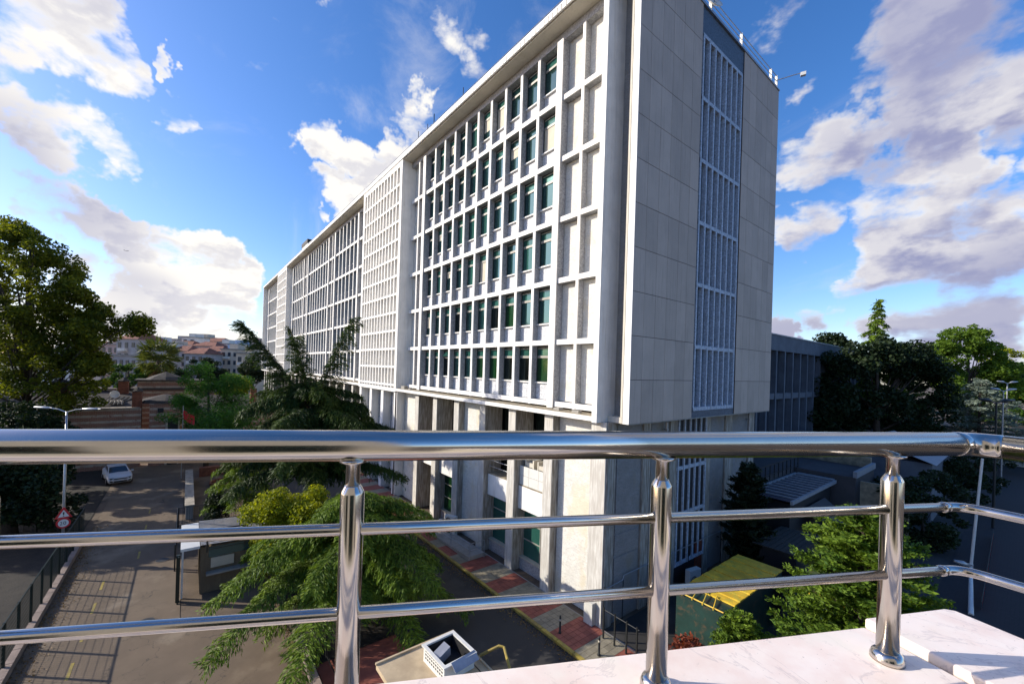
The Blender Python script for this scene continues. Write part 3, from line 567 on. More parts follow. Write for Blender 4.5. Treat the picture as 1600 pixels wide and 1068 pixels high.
# corner meter box and wall handrail
single('meter_box', MB().box(-12.85, -12.35, 15.15, 15.42, .1, 1.15), K['wall'], 'small pale meter cabinet at the foot of the corner pillar', 'cabinet')
o = thing('stair_handrail', (-11.9, 15.4, 0), 'thin steel handrail running along the shaded side wall', 'handrail')
part('rail', MB().tube([(-11.9, 15.35, 1.55), (-11.9, 15.5, 1.95), (-11.9, 16.8, 2.0), (-11.9, 16.9, 2.2), (-11.9, 19.5, 2.2), (-11.9, 28, 2.15)], .022, 6), K['galv'], o)
for y in (15.4, 16.85, 19.5, 23, 27): part('rail_post', MB().tube([(-11.9, y, .1), (-11.9, y, 2.1)], .022, 6), K['black'], o)
sf = thing('iron_side_fence', (-11.6, 13.9, .1), 'black iron railing panels at the corner below the side wall', 'fence')
for x in (-11.5, -10.9, -10.3, -9.8): part('fence_post', MB().box(x-.03, x+.03, 14.9, 14.96, 0, 1.5), K['black'], sf)
for z in (.4, 1.4): part('rail', MB().tube([(-11.6, 14.93, z), (-9.7, 14.93, z)], .02, 6), K['black'], sf)
# ------------------------------------------------------------------ yellow container, sheds and terrace at right
C_ = thing('yellow_container', (-8.6, 20.5, 0), 'old green steel container with a rusty yellow ribbed roof', 'container')
part('body', MB().box(-9.5, -7.5, 17.4, 23.8, 0, 2.3), K['gsteel'], C_)
for i in range(11): y = 18.35+i*.495; part('roof_plank', MB().box(-9.55, -7.45, y, y+.425, 2.31, 2.37+.02*(i % 2)), K['yroof'], C_)
for i in range(4): part('loose_bar', MB().tube([(-9.4+i*.4, 18.4, 2.42), (-9.2+i*.45, 17.3, 2.35)], .025, 5), K['yroof'], C_)
part('end_rail', MB().tube([(-9.5, 17.45, 2.35), (-7.5, 17.45, 2.35)], .03, 5), K['yroof'], C_)
G = thing('green_container', (-5.6, 24.3, 0), 'dark green container partly hidden behind the bright conifer', 'container')
part('body', MB().box(-6.7, -4.7, 22.5, 28, 0, 2.2), K['gsteel'], G); part('roof', MB().box(-6.75, -4.65, 22.45, 28.05, 2.2, 2.27), K['yroof'], G)
S = thing('blue_roof_shed', (-10, 34, 0), 'shed with a dark blue ribbed metal roof and pale trim', 'shed')
z0, z1 = 3.9, 4.3
for i in range(11):
    y = 30.2+i*.84; part('roof_sheet', MB().obox((-10.35, y+.4, 4.12), 2.5, .8, .05), K['broof'], S); part('roof_rib', MB().obox((-10.35, y+.82, 4.19), 2.5, .10, .10), K['bedge'], S)
part('wall', MB().box(-11.45, -9.3, 30.6, 39.2, 0, 3.9), K['dark'], S); part('trim', MB().box(-9.15, -9.0, 30.1, 39.5, 4.0, 4.22).box(-11.75, -11.6, 30.1, 39.5, 4.0, 4.24), K['bedge'], S)
part('end_flashing', MB().box(-11.6, -9.2, 39.5, 39.8, 4.1, 4.25), K['bedge'], S)
part('lean_to', MB().add([(-9.1, 33, 3.3), (-7.4, 33.2, 2.2), (-7.4, 36.5, 2.2), (-9.1, 37, 3.3)], [(0, 1, 2, 3)]), K['deck'], S)
o = thing('board_shed', (-8.6, 28, 0), 'low dark shed with an old board roof behind the yellow container', 'shed')
part('wall', MB().box(-9.5, -7.7, 26.5, 30, 0, 2.35), K['dark'], o)
for i in range(8): part('roof_board', MB().box(-9.7+.27*i, -9.46+.27*i, 26, 30.4, 2.4+.012*(i % 2), 2.44+.012*(i % 2)), K['shing'], o)
T_ = thing('terrace', (-12, 38, 0), 'raised grey terrace with a black railing in the shade beyond the tower', 'terrace')
part('deck', MB().box(-15.9, -11.9, 32.3, 46, 0, 4.55).box(-11.88, -8.0, 40.1, 46, 0, 4.54), K['deck'], T_); part('edge', MB().box(-8.15, -7.9, 40, 46, 4.55, 5.0), K['bedge'], T_)
tr = MB()
for y in np.arange(31, 41, .85): part('railing_post', MB().box(-11.83, -11.77, y, y+.05, 4.3, 5.4), K['black'], T_)
part('railing', MB().box(-11.83, -11.77, 31, 41, 5.4, 5.46).box(-11.82, -11.78, 31, 41, 4.7, 4.74), K['black'], T_)
part('parapet', MB().box(-15.9, -8.2, 45.8, 46.2, 4.55, 5.4), K['bevelT'], T_)
o = thing('skylit_annex', (-9, 55, 0), 'low annex with sloping pale blue roofs behind the terrace', 'annex')
part('wall', MB().box(-13, -5, 50, 60, 0, 5), K['bluew'], o); part('roof', MB().add([(-13.3, 49.5, 5), (-9, 49.5, 6.6), (-9, 60.5, 6.6), (-13.3, 60.5, 5)], [(0, 1, 2, 3)]).add([(-9, 49.5, 6.6), (-4.7, 49.5, 5), (-4.7, 60.5, 5), (-9, 60.5, 6.6)], [(0, 1, 2, 3)]), K['bedge'], o)
single('pale_retaining_wall', MB().box(-7.9, -5.2, 41, 41.3, 0, 4.2), K['bevelT'], 'pale low wall at the right end of the terrace', 'wall')
for x, y, lab in ((-11.85, 20.2, 'grey drain pipe on the shaded side wall, nearer to the corner'), (-11.85, 30.6, 'grey drain pipe at the far end of the shaded side wall')):
    o = thing('drain_pipe', (x, y, 0), lab, 'pipe'); partL('pipe', MB().tube([(0, 0, 0), (0, 0, 9.4)], .06, 8), K['galv'], o); 
    for z in (1.5, 4.0, 6.5, 9.0): partL('bracket', MB().box(-.15, .08, -.09, .09, z, z+.05), K['galv'], o)
# ------------------------------------------------------------------ kiosk below the balcony
kz = 2.6; k0 = onz(590, 1038, kz); k1 = onz(710, 988, kz); k2 = onz(775, 1056, kz)
Kk = thing('kiosk', (-11.4, 6.3, 0), 'small kiosk with a flat beige roof just below the balcony', 'kiosk')
part('roof', MB().box(-12.45, -9.9, 4.9, 7.68, 2.45, 2.6), K['kiosk'], Kk); part('wall', MB().box(-12.2, -10.1, 5.2, 7.4, 0, 2.45), K['wall'], Kk)
part('roof_seam', MB().box(-12.4, -9.9, 7.38, 7.41, 2.6, 2.612).box(-11.2, -11.17, 7.41, 7.66, 2.6, 2.612), K['dark'], Kk)
part('roof_rim', MB().box(-12.47, -12.4, 4.88, 7.7, 2.6, 2.66).box(-12.4, -9.9, 7.64, 7.7, 2.6, 2.66), K['kiosk'], Kk)
o = thing('roof_cooler', (-11.15, 6.75, 2.6), 'open-topped white plastic cooler box on the kiosk roof', 'cooler box')
o.rotation_euler = (0, 0, .04)
partL('shell', MB().box(-.62, .62, -.55, -.5, 0, .46).box(-.62, .62, .5, .55, 0, .46).box(-.62, -.57, -.5, .5, 0, .46).box(.57, .62, -.5, .5, 0, .46).box(-.57, .57, -.5, .5, 0, .06), K['plastic'], o)
partL('rim', MB().box(-.68, .68, -.6, -.49, .46, .51).box(-.68, .68, .49, .6, .46, .51).box(-.68, -.56, -.49, .49, .46, .51).box(.56, .68, -.49, .49, .46, .51), K['plastic'], o)
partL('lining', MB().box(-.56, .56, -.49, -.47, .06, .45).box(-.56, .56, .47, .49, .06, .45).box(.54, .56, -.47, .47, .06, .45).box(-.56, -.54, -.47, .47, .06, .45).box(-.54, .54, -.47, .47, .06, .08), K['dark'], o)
vg = MB()
for i in range(3):
    for j in range(9): vg.box(-.5+j*.12, -.43+j*.12, -.556, -.55, .15+i*.11, .2+i*.11)
partL('vent_slots', vg, K['grill'], o)
single('cardboard_flap', MB().obox((-11.25, 6.55, 2.95), .28, .5, .36, .2, (.3, .2)), K['card'], 'grey board standing inside the white cooler box', 'board')
for i in range(1): single('cardboard_sheet', MB().obox((-10.42, 6.9, 3.06), .3, .9, .02, .1, (.0, .6)), K['card'], 'bluish board lying over the side of the cooler box', 'board')
o = thing('yellow_barrier_frame', (-10.2, 8.6, 0), 'bent yellow tubular barrier standing beside the kiosk', 'barrier')
part('tube', MB().tube([(-11.6, 8.3, 2.0), (-11.25, 8.85, 2.3), (-11.1, 8.95, 2.3), (-10.3, 8.6, 2.1), (-9.6, 8.35, 1.0), (-9.5, 8.3, 0)], .05, 8), K['yellow'], o); part('leg', MB().tube([(-11.6, 8.3, 2.0), (-11.6, 8.25, 0)], .05, 8), K['yellow'], o)
# ------------------------------------------------------------------ guard booth, gate, fences
Bo = thing('guard_booth', (-27.5, 1.6, 0), 'guard booth with a grey corrugated tin roof and white flat strip', 'booth')
part('wall', MB().box(-29.2, -25.9, .75, 3.3, 0, 2.35), K['brown'], Bo); part('flat_roof', MB().box(-29.35, -25.6, -.05, .72, 2.45, 2.58), K['plastic'], Bo)
for i in range(22): part('roof_sheet', MB().add([(-29.4+i*.178, .74, 2.62), (-29.4+i*.178+.12, .74, 2.62), (-29.4+i*.178+.12, 4.0, 2.45), (-29.4+i*.178, 4.0, 2.45), (-29.4+i*.178+.12, .74, 2.66), (-29.4+i*.178+.178, .74, 2.66), (-29.4+i*.178+.178, 4.0, 2.49), (-29.4+i*.178+.12, 4.0, 2.49)], [(0, 1, 2, 3), (4, 5, 6, 7), (1, 4, 7, 2)]), K['tin'], Bo)
part('counter', MB().box(-25.9, -25.5, 1.0, 3.2, 1.0, 1.08), K['concrete'], Bo); part('notice_board', MB().box(-25.89, -25.84, 1.2, 2.2, 1.25, 1.75), K['beige'], Bo)
part('window', MB().box(-25.9, -25.86, 1.1, 3.1, 1.8, 2.3), K['glassB'], Bo)
part('side_screen', MB().box(-29.2, -25.95, .02, .06, .6, 2.4), K['glassB'], Bo); part('screen_frame', MB().box(-25.98, -25.9, 0, .08, 0, 2.45).box(-29.28, -29.2, 0, .08, 0, 2.45).box(-29.2, -25.95, 0, .08, .5, .6), K['signw'], Bo)
o = thing('gate', (-25.6, 0, 0), 'dark green iron gate folded beside the guard booth', 'gate')
part('gate_post', MB().box(-25.75, -25.6, -.2, -.05, 0, 2.3), K['gfence'], o); part('gate_post', MB().box(-25.45, -25.38, -.15, -.08, 0, 2.3), K['gfence'], o)
part('gate_leaf', MB().box(-25.6, -25.45, -.14, -.09, .2, 2.1), K['gfence'], o)
def barfence(name, p, q_, h_, label, zs=(.15,), step=.14, posts=2.0, mt='black', z0=0.0):
    o = thing(name, (p[0], p[1], z0), label, 'fence'); d_ = V((q_[0]-p[0], q_[1]-p[1], 0)); Lg = d_.length; u = d_/Lg; a = math.atan2(u.y, u.x)
    for i in range(int(Lg/posts)+1): c = V((p[0], p[1], z0+h_/2)) + u*posts*i; part('fence_post', MB().obox(c, .07, .07, h_, a), K[mt], o)
    for z in (h_-.03, .12): part('rail', MB().obox(V((p[0], p[1], z0+z))+u*Lg/2, Lg, .035, .035, a), K[mt], o)
    b_ = MB()
    for i in range(int(Lg/step)): b_.obox(V((p[0], p[1], z0+h_/2))+u*(step*i+.07), .014, .014, h_-.2, a)
    part('bars', b_, K[mt], o, kind='stuff'); return o
barfence('bar_fence', (-15.4, 4.75), (-24, 4.75), 1.3, 'black bar fence on the bed edge behind the left steel post')
barfence('bar_fence', (-29.5, -.3), (-37, -.3), 1.5, 'black bar fence beside the road beyond the guard booth')
barfence('bar_fence', (-37, -.25), (-37, 4.5), 1.4, 'black bar fence behind the guard booth roof')
barfence('bar_fence', (-25.3, 1.0), (-25.3, 3.6), 1.1, 'black rail frame against the tin roof of the booth', z0=2.3, step=.8, posts=1.6)
# left mesh fence
o = thing('mesh_fence', (-30, -5.15, .28), 'dark green mesh fence with square posts along the left road edge', 'fence')
for i in range(11):
    x = -20.0-1.68*i; part('fence_post', MB().box(x-.04, x+.04, -5.2, -5.12, .2, 1.95), K['gfence'], o)
    w = MB()
    for k in range(9): w.box(x-1.6, x-.06, -5.165, -5.155, .42+k*.17, .428+k*.17)
    for k in range(12): w.box(x-1.58+k*.13, x-1.574+k*.13, -5.165, -5.155, .35, 1.9)
    part('mesh_panel', w, K['gfence'], o)
part('top_rail', MB().box(-38.5, -20, -5.18, -5.14, 1.9, 1.94), K['gfence'], o)
barfence('bar_fence', (-37.3, -5.2), (-41.5, -8.5), 1.7, 'dark fence turning away from the road behind the warning sign')
# low stone wall along the courtyard
o = thing('stone_wall', (-45, .35, 0), 'low pale stone wall between the road and the courtyard', 'wall')
part('wall', MB().box(-51, -38.5, .15, .6, 0, .95), K['concrete'], o)
for i in range(13): part('cap_stone', MB().box(-51+i*.96, -50.06+i*.96, .08, .67, .95, 1.05), K['plaster'], o)
single('stone_bench', MB().box(-52.5, -51.8, 1.2, 5.5, 0, .9), K['brickR'], 'low brown wall bench behind the courtyard tree', 'bench')
o = thing('tree_ring', (-48, 3.5, 0), 'low brick tree surround in the dusty courtyard', 'kerb')
for i in range(14): a = 2*math.pi*i/14; part('brick', MB().obox((-48+1.3*math.cos(a), 3.3+1.3*math.sin(a), .14), .2, .52, .26, a), K['brickR'], o)
# ------------------------------------------------------------------ street lamp with signs
sp = at(97, 880, 23.6); LX, LY = sp.x, sp.y
LP = thing('street_lamp', (LX, LY, 0), 'twin-head street lamp with a warning sign and a 20 speed sign', 'street lamp')
tip = 8.75
partL('pole', MB().tube([(0, 0, 0), (0, 0, 3.4), (0, 0, tip)], [.075, .07, .05], 10), K['galv'], LP, True)
rt = V((-_r.x, -_r.y, 0)).normalized()
for s in (-1, 1):
    arm = partL('lamp_arm', MB().tube([(0, 0, tip-.05), rt*s*.5+V((0, 0, tip+.12)), rt*s*.95+V((0, 0, tip+.16))], .028, 6), K['galv'], LP)
    hd = MB(); c0 = rt*s*.85; prof = [(0, .03), (.15, .12), (.5, .15), (.95, .1), (1.1, .02)]
    vs = []; 
    for t_, r_ in prof:
        for j in range(8):
            a = 2*math.pi*j/8; side = V((-rt.y, rt.x, 0)); p = c0+rt*s*t_+V((0, 0, tip+.17+t_*.03))+side*r_*math.cos(a)+V((0, 0, 1))*r_*.55*math.sin(a); vs.append(p)
    hd.add(vs, [(i*8+j, i*8+(j+1) % 8, (i+1)*8+(j+1) % 8, (i+1)*8+j) for i in range(4) for j in range(8)]+[tuple(range(8)), tuple(range(32, 40))[::-1]])
    partL('lamp_head', hd, K['galv'], LP, True)
# signs face the viewer's side of the road
cdir = V((-LX, -LY, 0)).normalized(); sr = V((cdir.y, -cdir.x, 0))*-1
def SP(a, z, o_=.1): return cdir*o_ + sr*a + V((0, 0, z))
def plate(name, pts, o0, o1, m_, par):
    k = len(pts); mb = MB(); mb.v = [tuple(SP(a, z, o0)) for a, z in pts]+[tuple(SP(a, z, o1)) for a, z in pts]
    mb.f = [tuple(range(k))[::-1], tuple(range(k, 2*k))]+[(i, (i+1) % k, (i+1) % k+k, i+k) for i in range(k)]; return partL(name, mb, m_, par)
tz, cz = 2.86, 2.34; q5 = .62
tri = plate('warning_sign', [(-.36, tz-.24), (.36, tz-.24), (.03, tz+.38), (-.03, tz+.38)], .09, .11, K['red'], LP)
plate('sign_face', [(-.23, tz-.17), (.23, tz-.17), (0, tz+.24)], .111, .114, K['signw'], tri)
plate('exclamation_bar', [(-.022, tz-.05), (.022, tz-.05), (.034, tz+.11), (-.034, tz+.11)], .1145, .117, K['ink'], tri); plate('exclamation_dot', [(.025*math.cos(a), tz-.11+.025*math.sin(a)) for a in [i*math.pi/4 for i in range(8)]], .1145, .117, K['ink'], tri)
circ = lambda r_: [(r_*math.cos(2*math.pi*i/24), cz+r_*math.sin(2*math.pi*i/24)) for i in range(24)]
rd = plate('speed_sign', circ(.30), .09, .11, K['red'], LP); plate('sign_face', circ(.215), .111, .114, K['signw'], rd)
for ch, a0 in (('2', -.155), ('0', -.01)):
    cu = bpy.data.curves.new('num', 'FONT'); cu.body = ch; cu.size = .27; cu.extrude = .002; tmp = bpy.data.objects.new('tmp', cu); COL.objects.link(tmp)
    dg = bpy.context.evaluated_depsgraph_get(); me = bpy.data.meshes.new_from_object(tmp.evaluated_get(dg)); bpy.data.objects.remove(tmp)
    co = np.empty(len(me.vertices)*3, 'f'); me.vertices.foreach_get('co', co); co = co.reshape(-1, 3)
    me.vertices.foreach_set('co', np.array([tuple(SP(a0+c[0]*.95, cz-.095+c[1], .118+c[2])) for c in co], 'f').ravel()); me.materials.clear(); me.materials.append(K['ink']); me.update()
    link('numeral', me, rd)
# ------------------------------------------------------------------ white car
def car(loc, rz, label):
    o = thing('parked_car', loc, label, 'car', rz=rz)
    # x forward; body from cross sections (x, half width, z bottom, z belt, z top, half width top)
    secs = [(2.18, .62, .42, .58, .62, .5), (2.1, .80, .25, .66, .70, .62), (1.7, .88, .22, .78, .84, .72), (1.0, .90, .22, .88, .97, .74), (.3, .90, .22, .92, 1.0, .76), (-.9, .90, .22, .95, 1.03, .76), (-1.7, .88, .22, .97, 1.06, .72), (-2.15, .82, .28, .92, 1.0, .64), (-2.25, .7, .45, .8, .86, .55)]
    b_ = MB(); vs = []
    for x, w, zb, zm, zt, wt in secs: vs += [(x, -w*.92, zb), (x, -w, (zb+zm)/2), (x, -w, zm), (x, -wt, zt), (x, 0, zt+.03), (x, wt, zt), (x, w, zm), (x, w, (zb+zm)/2), (x, w*.92, zb)]
    fs = [(i*9+j, i*9+j+1, (i+1)*9+j+1, (i+1)*9+j) for i in range(len(secs)-1) for j in range(8)]+[tuple(range(9))[::-1], tuple(range((len(secs)-1)*9, len(secs)*9))]+[((i+1)*9, (i+1)*9+8, i*9+8, i*9) for i in range(len(secs)-1)]
    body = partL('body', b_.add(vs, fs), K['carw'], o, True)
    c_ = MB(); cs = [(.95, .72, .95), (.2, .62, 1.38), (-.9, .62, 1.44), (-1.75, .66, 1.08)]
    c_.add([(x, s*w, z) for x, w, z in cs for s in (-1, 1)]+[(.95, -.76, .9), (.95, .76, .9), (-1.75, -.74, .95), (-1.75, .74, .95)], [(0, 1, 3, 2), (2, 3, 5, 4), (4, 5, 7, 6), (0, 2, 4, 6, 10, 8), (1, 9, 11, 7, 5, 3), (8, 9, 1, 0), (6, 7, 11, 10)])
    cabin = partL('cabin', c_, K['carg'], o)
    partL('roof', MB().add([(.22, -.6, 1.4), (.22, .6, 1.4), (-.9, .6, 1.47), (-.9, -.6, 1.47), (-1.2, -.6, 1.36), (-1.2, .6, 1.36), (.22, -.63, 1.36), (.22, .63, 1.36), (-.9, .64, 1.42), (-.9, -.64, 1.42)], [(0, 1, 2, 3), (3, 2, 5, 4), (0, 3, 9, 6), (1, 7, 8, 2)]), K['carw'], o)
    for s in (-1, 1):
        partL('pillar', MB().tube([(.97, s*.73, .96), (.22, s*.62, 1.39), (-.9, s*.63, 1.44), (-1.76, s*.67, 1.08)], .035, 6), K['carw'], o)
        partL('headlight', MB().obox((2.0, s*.62, .66), .34, .3, .1, -s*.5), K['lampg'], o)
        partL('fog_light', MB().obox((2.14, s*.6, .4), .1, .26, .12, -s*.4), K['lampg'], o)
        mi = partL('mirror', MB().obox((.72, s*1.0, 1.0), .12, .2, .14), K['carw'], o)
        for x in (1.35, -1.35):
            wh = partL('wheel', MB().lathe((0, 0, 0), [(.3, -.1), (.33, -.07), (.33, .07), (.3, .1)], 18), K['rubber'], o); wh.rotation_euler = (math.pi/2, 0, 0); wh.location = (x, s*.82, .33)
            partL('rim', MB().lathe((0, 0, 0), [(.2, -.105), (.21, 0), (.2, .105)], 12), K['chrome'], wh)
    partL('grille', MB().obox((2.17, 0, .62), .08, .95, .09), K['dark'], o); partL('bumper_intake', MB().obox((2.16, 0, .38), .08, .9, .12), K['dark'], o); partL('number_plate', MB().obox((2.2, 0, .49), .03, .5, .1), K['signw'], o)
    return o
cp = onz(188, 752); car((cp.x-.6, cp.y-.3, .02), math.radians(12), 'white saloon car parked on the far side of the square')
# ------------------------------------------------------------------ madrasa
MX = -60; rngp = random.Random(5)
Md = thing('old_brick_madrasa', (-64, -5, 0), 'old low building of banded brick and stone with tiled roofs and chimneys', 'building')
part('wall', MB().box(MX-.8, MX, -15, -3.9, 0, 6.4), K['brick'], Md); part('wall', MB().box(MX-.8, MX+.001, -.6, 30, 0, 5.7), K['brick'], Md)
for i in range(18): part('eave_stone', MB().box(MX-1.0, MX+.16, -15+i*.61, -14.41+i*.61, 6.4, 6.52), K['plaster'], Md)
part('gate_block', MB().box(MX-4, MX+.3, -3.2, -.6, 0, 6.9), K['brick'], Md); part('gate_roof', MB().lathe((MX-1.9, -1.9, 6.9), [(2.5, 0), (2.3, .3), (1.4, .6), (.2, .9)], 8), K['lead'], Md)
part('slit_window', MB().box(MX+.29, MX+.34, -2.5, -2.0, 5.9, 6.4), K['dark'], Md); part('doorway', MB().box(MX+.29, MX+.35, -1.6, -.7, 0, 5.2), K['dark'], Md)
part('door_surround', MB().box(MX+.3, MX+.42, -1.8, -1.6, 0, 5.4).box(MX+.3, MX+.42, -.7, -.55, 0, 5.4), K['plaster'], Md)
part('tiled_roof', MB().add([(MX-.7, -15, 6.5), (MX-.7, -4.6, 6.5), (MX-9, -4.9, 7.7), (MX-9, -16, 8.2)], [(0, 1, 2, 3)]), K['lead'], Md)
part('ridge', MB().obox((MX-9, -10.8, 8.15), .7, 8.0, .3, .0, (-.05, 0)), K['plaster'], Md)
part('roof_end_wall', MB().add([(MX-.6, -4.7, 6.7), (MX-.6, -4.2, 6.7), (MX-9, -4.4, 7.9), (MX-9, -4.9, 7.9), (MX-.6, -4.2, 5), (MX-9, -4.4, 5)], [(0, 1, 2, 3), (1, 4, 5, 2)]), K['plaster'], Md)
for i in range(11):       # rolled tiles lying in heaps on the roof
    part('roof_tile_row', MB().tube([(MX-1.5-3.2*a, -7.4+i*.17+a*.5+.25*math.sin(a*6+i*.2), 6.75+a*.55+.20*math.sin(a*6.5)) for a in [j/8 for j in range(9)]], .06, 5), K['concrete' if i % 2 else 'lead'], Md)
for i in range(34):
    a = rngp.random()*6.28; x = MX-1.5-rngp.random()*5; y = -13.5+rngp.random()*6; z = 6.75+(MX-1-x)*.14
    part('loose_timber', MB().tube([(x, y, z+.1), (x+1.1*math.cos(a), y+1.1*math.sin(a), z+.25)], .035, 4), K['concrete' if i % 3 else 'lead'], Md)
for x, y, h_, w in ((MX-.9, -10.2, 9.1, 1.3), (MX-.6, -4.3, 8.2, .8), (MX-8, -6.1, 9.0, .9)):
    c = part('chimney', MB().box(x-w/2, x+w/2, y-w/2, y+w/2, 4, h_), K['brickR'], Md)
    part('chimney_cap', MB().lathe((x, y, h_), [(w*.7, 0), (w*.7, .1), (w*.4, .3), (.05, .5)], 6), K['lead'], c)
part('drum', MB().box(MX-13, MX-8.4, -5.2, 3, 0, 7.9), K['brick'], Md); part('drum_roof', MB().box(MX-13.3, MX-8.1, -5.5, 3.3, 7.9, 8.15), K['lead'], Md)
part('upper_drum', MB().box(MX-12.6, MX-8.8, -4.9, 2.6, 8.15, 9.0), K['brick'], Md); part('upper_roof', MB().box(MX-12.9, MX-8.5, -5.2, 2.9, 9.0, 9.2), K['lead'], Md)
part('top_roof', MB().lathe((MX-10.6, -2.2, 9.2), [(2.2, 0), (1.6, .35), (.5, .8), (.05, 1.0)], 8), K['lead'], Md)
part('far_roof', MB().add([(MX+.2, -.5, 5.8), (MX+.2, 30, 5.8), (MX-6, 30, 7.4), (MX-6, -.5, 7.4)], [(0, 1, 2, 3)]), K['lead'], Md)
for y in (6.5, 12): part('chimney', MB().box(MX-2.5, MX-1.8, y, y+.7, 4, 8.4), K['brickR'], Md)
d = thing('satellite_dish', (MX-2.2, -6.3, 6.9), 'small round satellite dish beside a chimney on the brick building', 'dish')
dm = MB().lathe((0, 0, 0), [(.02, -.02), (.34, .03), (.42, .1), (.40, .11), (.3, .05), (.02, .02)], 18); Rt = Matrix.Rotation(math.radians(70), 3, 'Y') @ Matrix.Rotation(-.2, 3, 'X'); dm.v = [tuple(Rt @ V(p)+V((0, 0, .9))) for p in dm.v]
partL('reflector', dm, K['plastic'], d, True); partL('mast', MB().tube([(-.15, 0, -.6), (-.1, 0, .8)], .04, 6), K['galv'], d)
fp = at(286, 652, 41)
o = thing('red_flag', (fp.x, fp.y, 0), 'red flag hanging among the leaves in front of the brick building', 'flag')
partL('pole', MB().tube([(0, 0, 0), (0, 0, fp.z+1.2)], .04, 6), K['galv'], o)
fm = MB(); fw = V((_r.x, _r.y, 0)).normalized()
for i in range(7):
    for j in range(5): p = fw*(i*.17)+V((.08*math.sin(i*1.7+j), .12*math.sin(i*1.3), fp.z+.75-j*.22-i*.1-.05*math.sin(i))); fm.v.append(tuple(p))
fm.f = [(i*5+j, i*5+j+1, (i+1)*5+j+1, (i+1)*5+j) for i in range(6) for j in range(4)]
partL('cloth', fm, K['flag'], o, True)
# ------------------------------------------------------------------ houses on the hill
HW = {}
def house(px0, px1, pyt, depth, wall, roofk, nf, nw, label, dep=10):
    a, b = at(px0, pyt, depth), at(px1, pyt, depth); top = (a.z+b.z)/2; w = (V((b.x, b.y, 0))-V((a.x, a.y, 0))).length; c = (a+b)/2
    rz = math.atan2(b.y-a.y, b.x-a.x); base = -2.0
    o = thing('house', (c.x, c.y, base), label, 'house', 'houses on the far hillside', rz)
    H_ = top-base; partL('wall', MB().box(-w/2, w/2, 0, dep, 0, H_), K[wall], o)
    if roofk == 'hip': partL('roof', MB().add([(-w/2-.5, -.5, H_), (w/2+.5, -.5, H_), (w/2+.5, dep+.5, H_), (-w/2-.5, dep+.5, H_), (-w/4, dep/2, H_+2.2), (w/4, dep/2, H_+2.2)], [(0, 1, 5, 4), (1, 2, 5), (2, 3, 4, 5), (3, 0, 4), (3, 2, 1, 0)]), K['rtile'], o)
    else:
        partL('roof', MB().box(-w/2-.3, w/2+.3, -.3, dep+.3, H_, H_+.35), K['concrete'], o); partL('penthouse', MB().box(-w*.2, w*.25, 2, dep-2, H_+.35, H_+2.2), K[wall], o)
    k = (round(w/nw*.45, 1),)
    if k not in HW: HW[k] = MB().box(-k[0]/2, k[0]/2, -.12, .05, 0, 1.5).mesh('window', K['hglass'])
    for f_ in range(nf):
        z = H_-2.5-f_*3.0
        if z < 0: break
        for i in range(nw): link('window', HW[k], o, (-w/2+w*(i+.5)/nw, 0, z))
        if f_ % 2 == 0: partL('balcony', MB().box(-w*.3, w*.05, -.9, 0, z-.9, z-.1), K['bwhite'], o)
house(158, 186, 538, 130, 'bpink', 'flat', 4, 3, 'pink apartment house half hidden behind the big plane tree')
house(182, 214, 529, 112, 'bgrey', 'hip', 5, 3, 'grey house under a red roof right of the plane tree')
house(176, 232, 556, 100, 'bgrey', 'flat', 4, 6, 'long low grey block with rows of windows left of the palm')
house(206, 252, 534, 150, 'bwhite', 'flat', 5, 4, 'white block rising directly behind the palm crown')
house(262, 300, 530, 240, 'bgrey', 'flat', 3, 4, 'grey block highest on the ridge right of the palm')
house(262, 292, 548, 150, 'bgrey', 'hip', 3, 3, 'grey house with a red hipped roof just right of the palm')
house(284, 306, 527, 210, 'bwhite', 'flat', 4, 2, 'narrow white tower house on the ridge')
house(292, 330, 527, 235, 'bbeig', 'flat', 4, 4, 'beige block on the crest with a roof room')
house(300, 336, 540, 190, 'bpink', 'hip', 3, 3, 'pink house with a red roof below the crest')
house(312, 345, 548, 165, 'bblue', 'hip', 3, 4, 'pale blue house under the red roofs, in front row')
house(288, 318, 552, 140, 'bgrey', 'hip', 3, 3, 'front row grey house with a wide red roof in the middle')
house(335, 360, 537, 200, 'bwhite', 'flat', 4, 3, 'white block with a flat roof left of the pale blue wall')
house(356, 378, 538, 185, 'bblue', 'flat', 4, 1, 'bright pale blue gable wall among the far houses')
house(374, 412, 534, 210, 'bpink', 'flat', 4, 4, 'brownish block beside the far end of the long office')
house(369, 392, 552, 120, 'bbeig', 'flat', 4, 2, 'cream apartment house above the cedar branch')
house(395, 414, 545, 160, 'bgrey', 'hip', 4, 2, 'dark grey house tucked against the long office')
house(228, 262, 536, 175, 'bpink', 'flat', 4, 3, 'pink flat-roofed house left of the ridge blocks')
house(246, 276, 540, 160, 'bbeig', 'flat', 4, 3, 'beige house half hidden by the right side of the palm')
house(270, 300, 538, 205, 'bwhite', 'hip', 3, 3, 'white house with a red roof high behind the palm')
house(318, 350, 533, 225, 'bgrey', 'hip', 3, 4, 'grey house with a red roof at the right end of the crest')
house(345, 372, 546, 150, 'bbeig', 'flat', 3, 3, 'low beige block in front of the pale blue gable')
house(120, 160, 540, 170, 'bbeig', 'hip', 4, 4, 'beige house seen through the gaps of the plane tree')
house(60, 118, 545, 160, 'bwhite', 'flat', 4, 5, 'white block behind the plane tree foliage at far left')
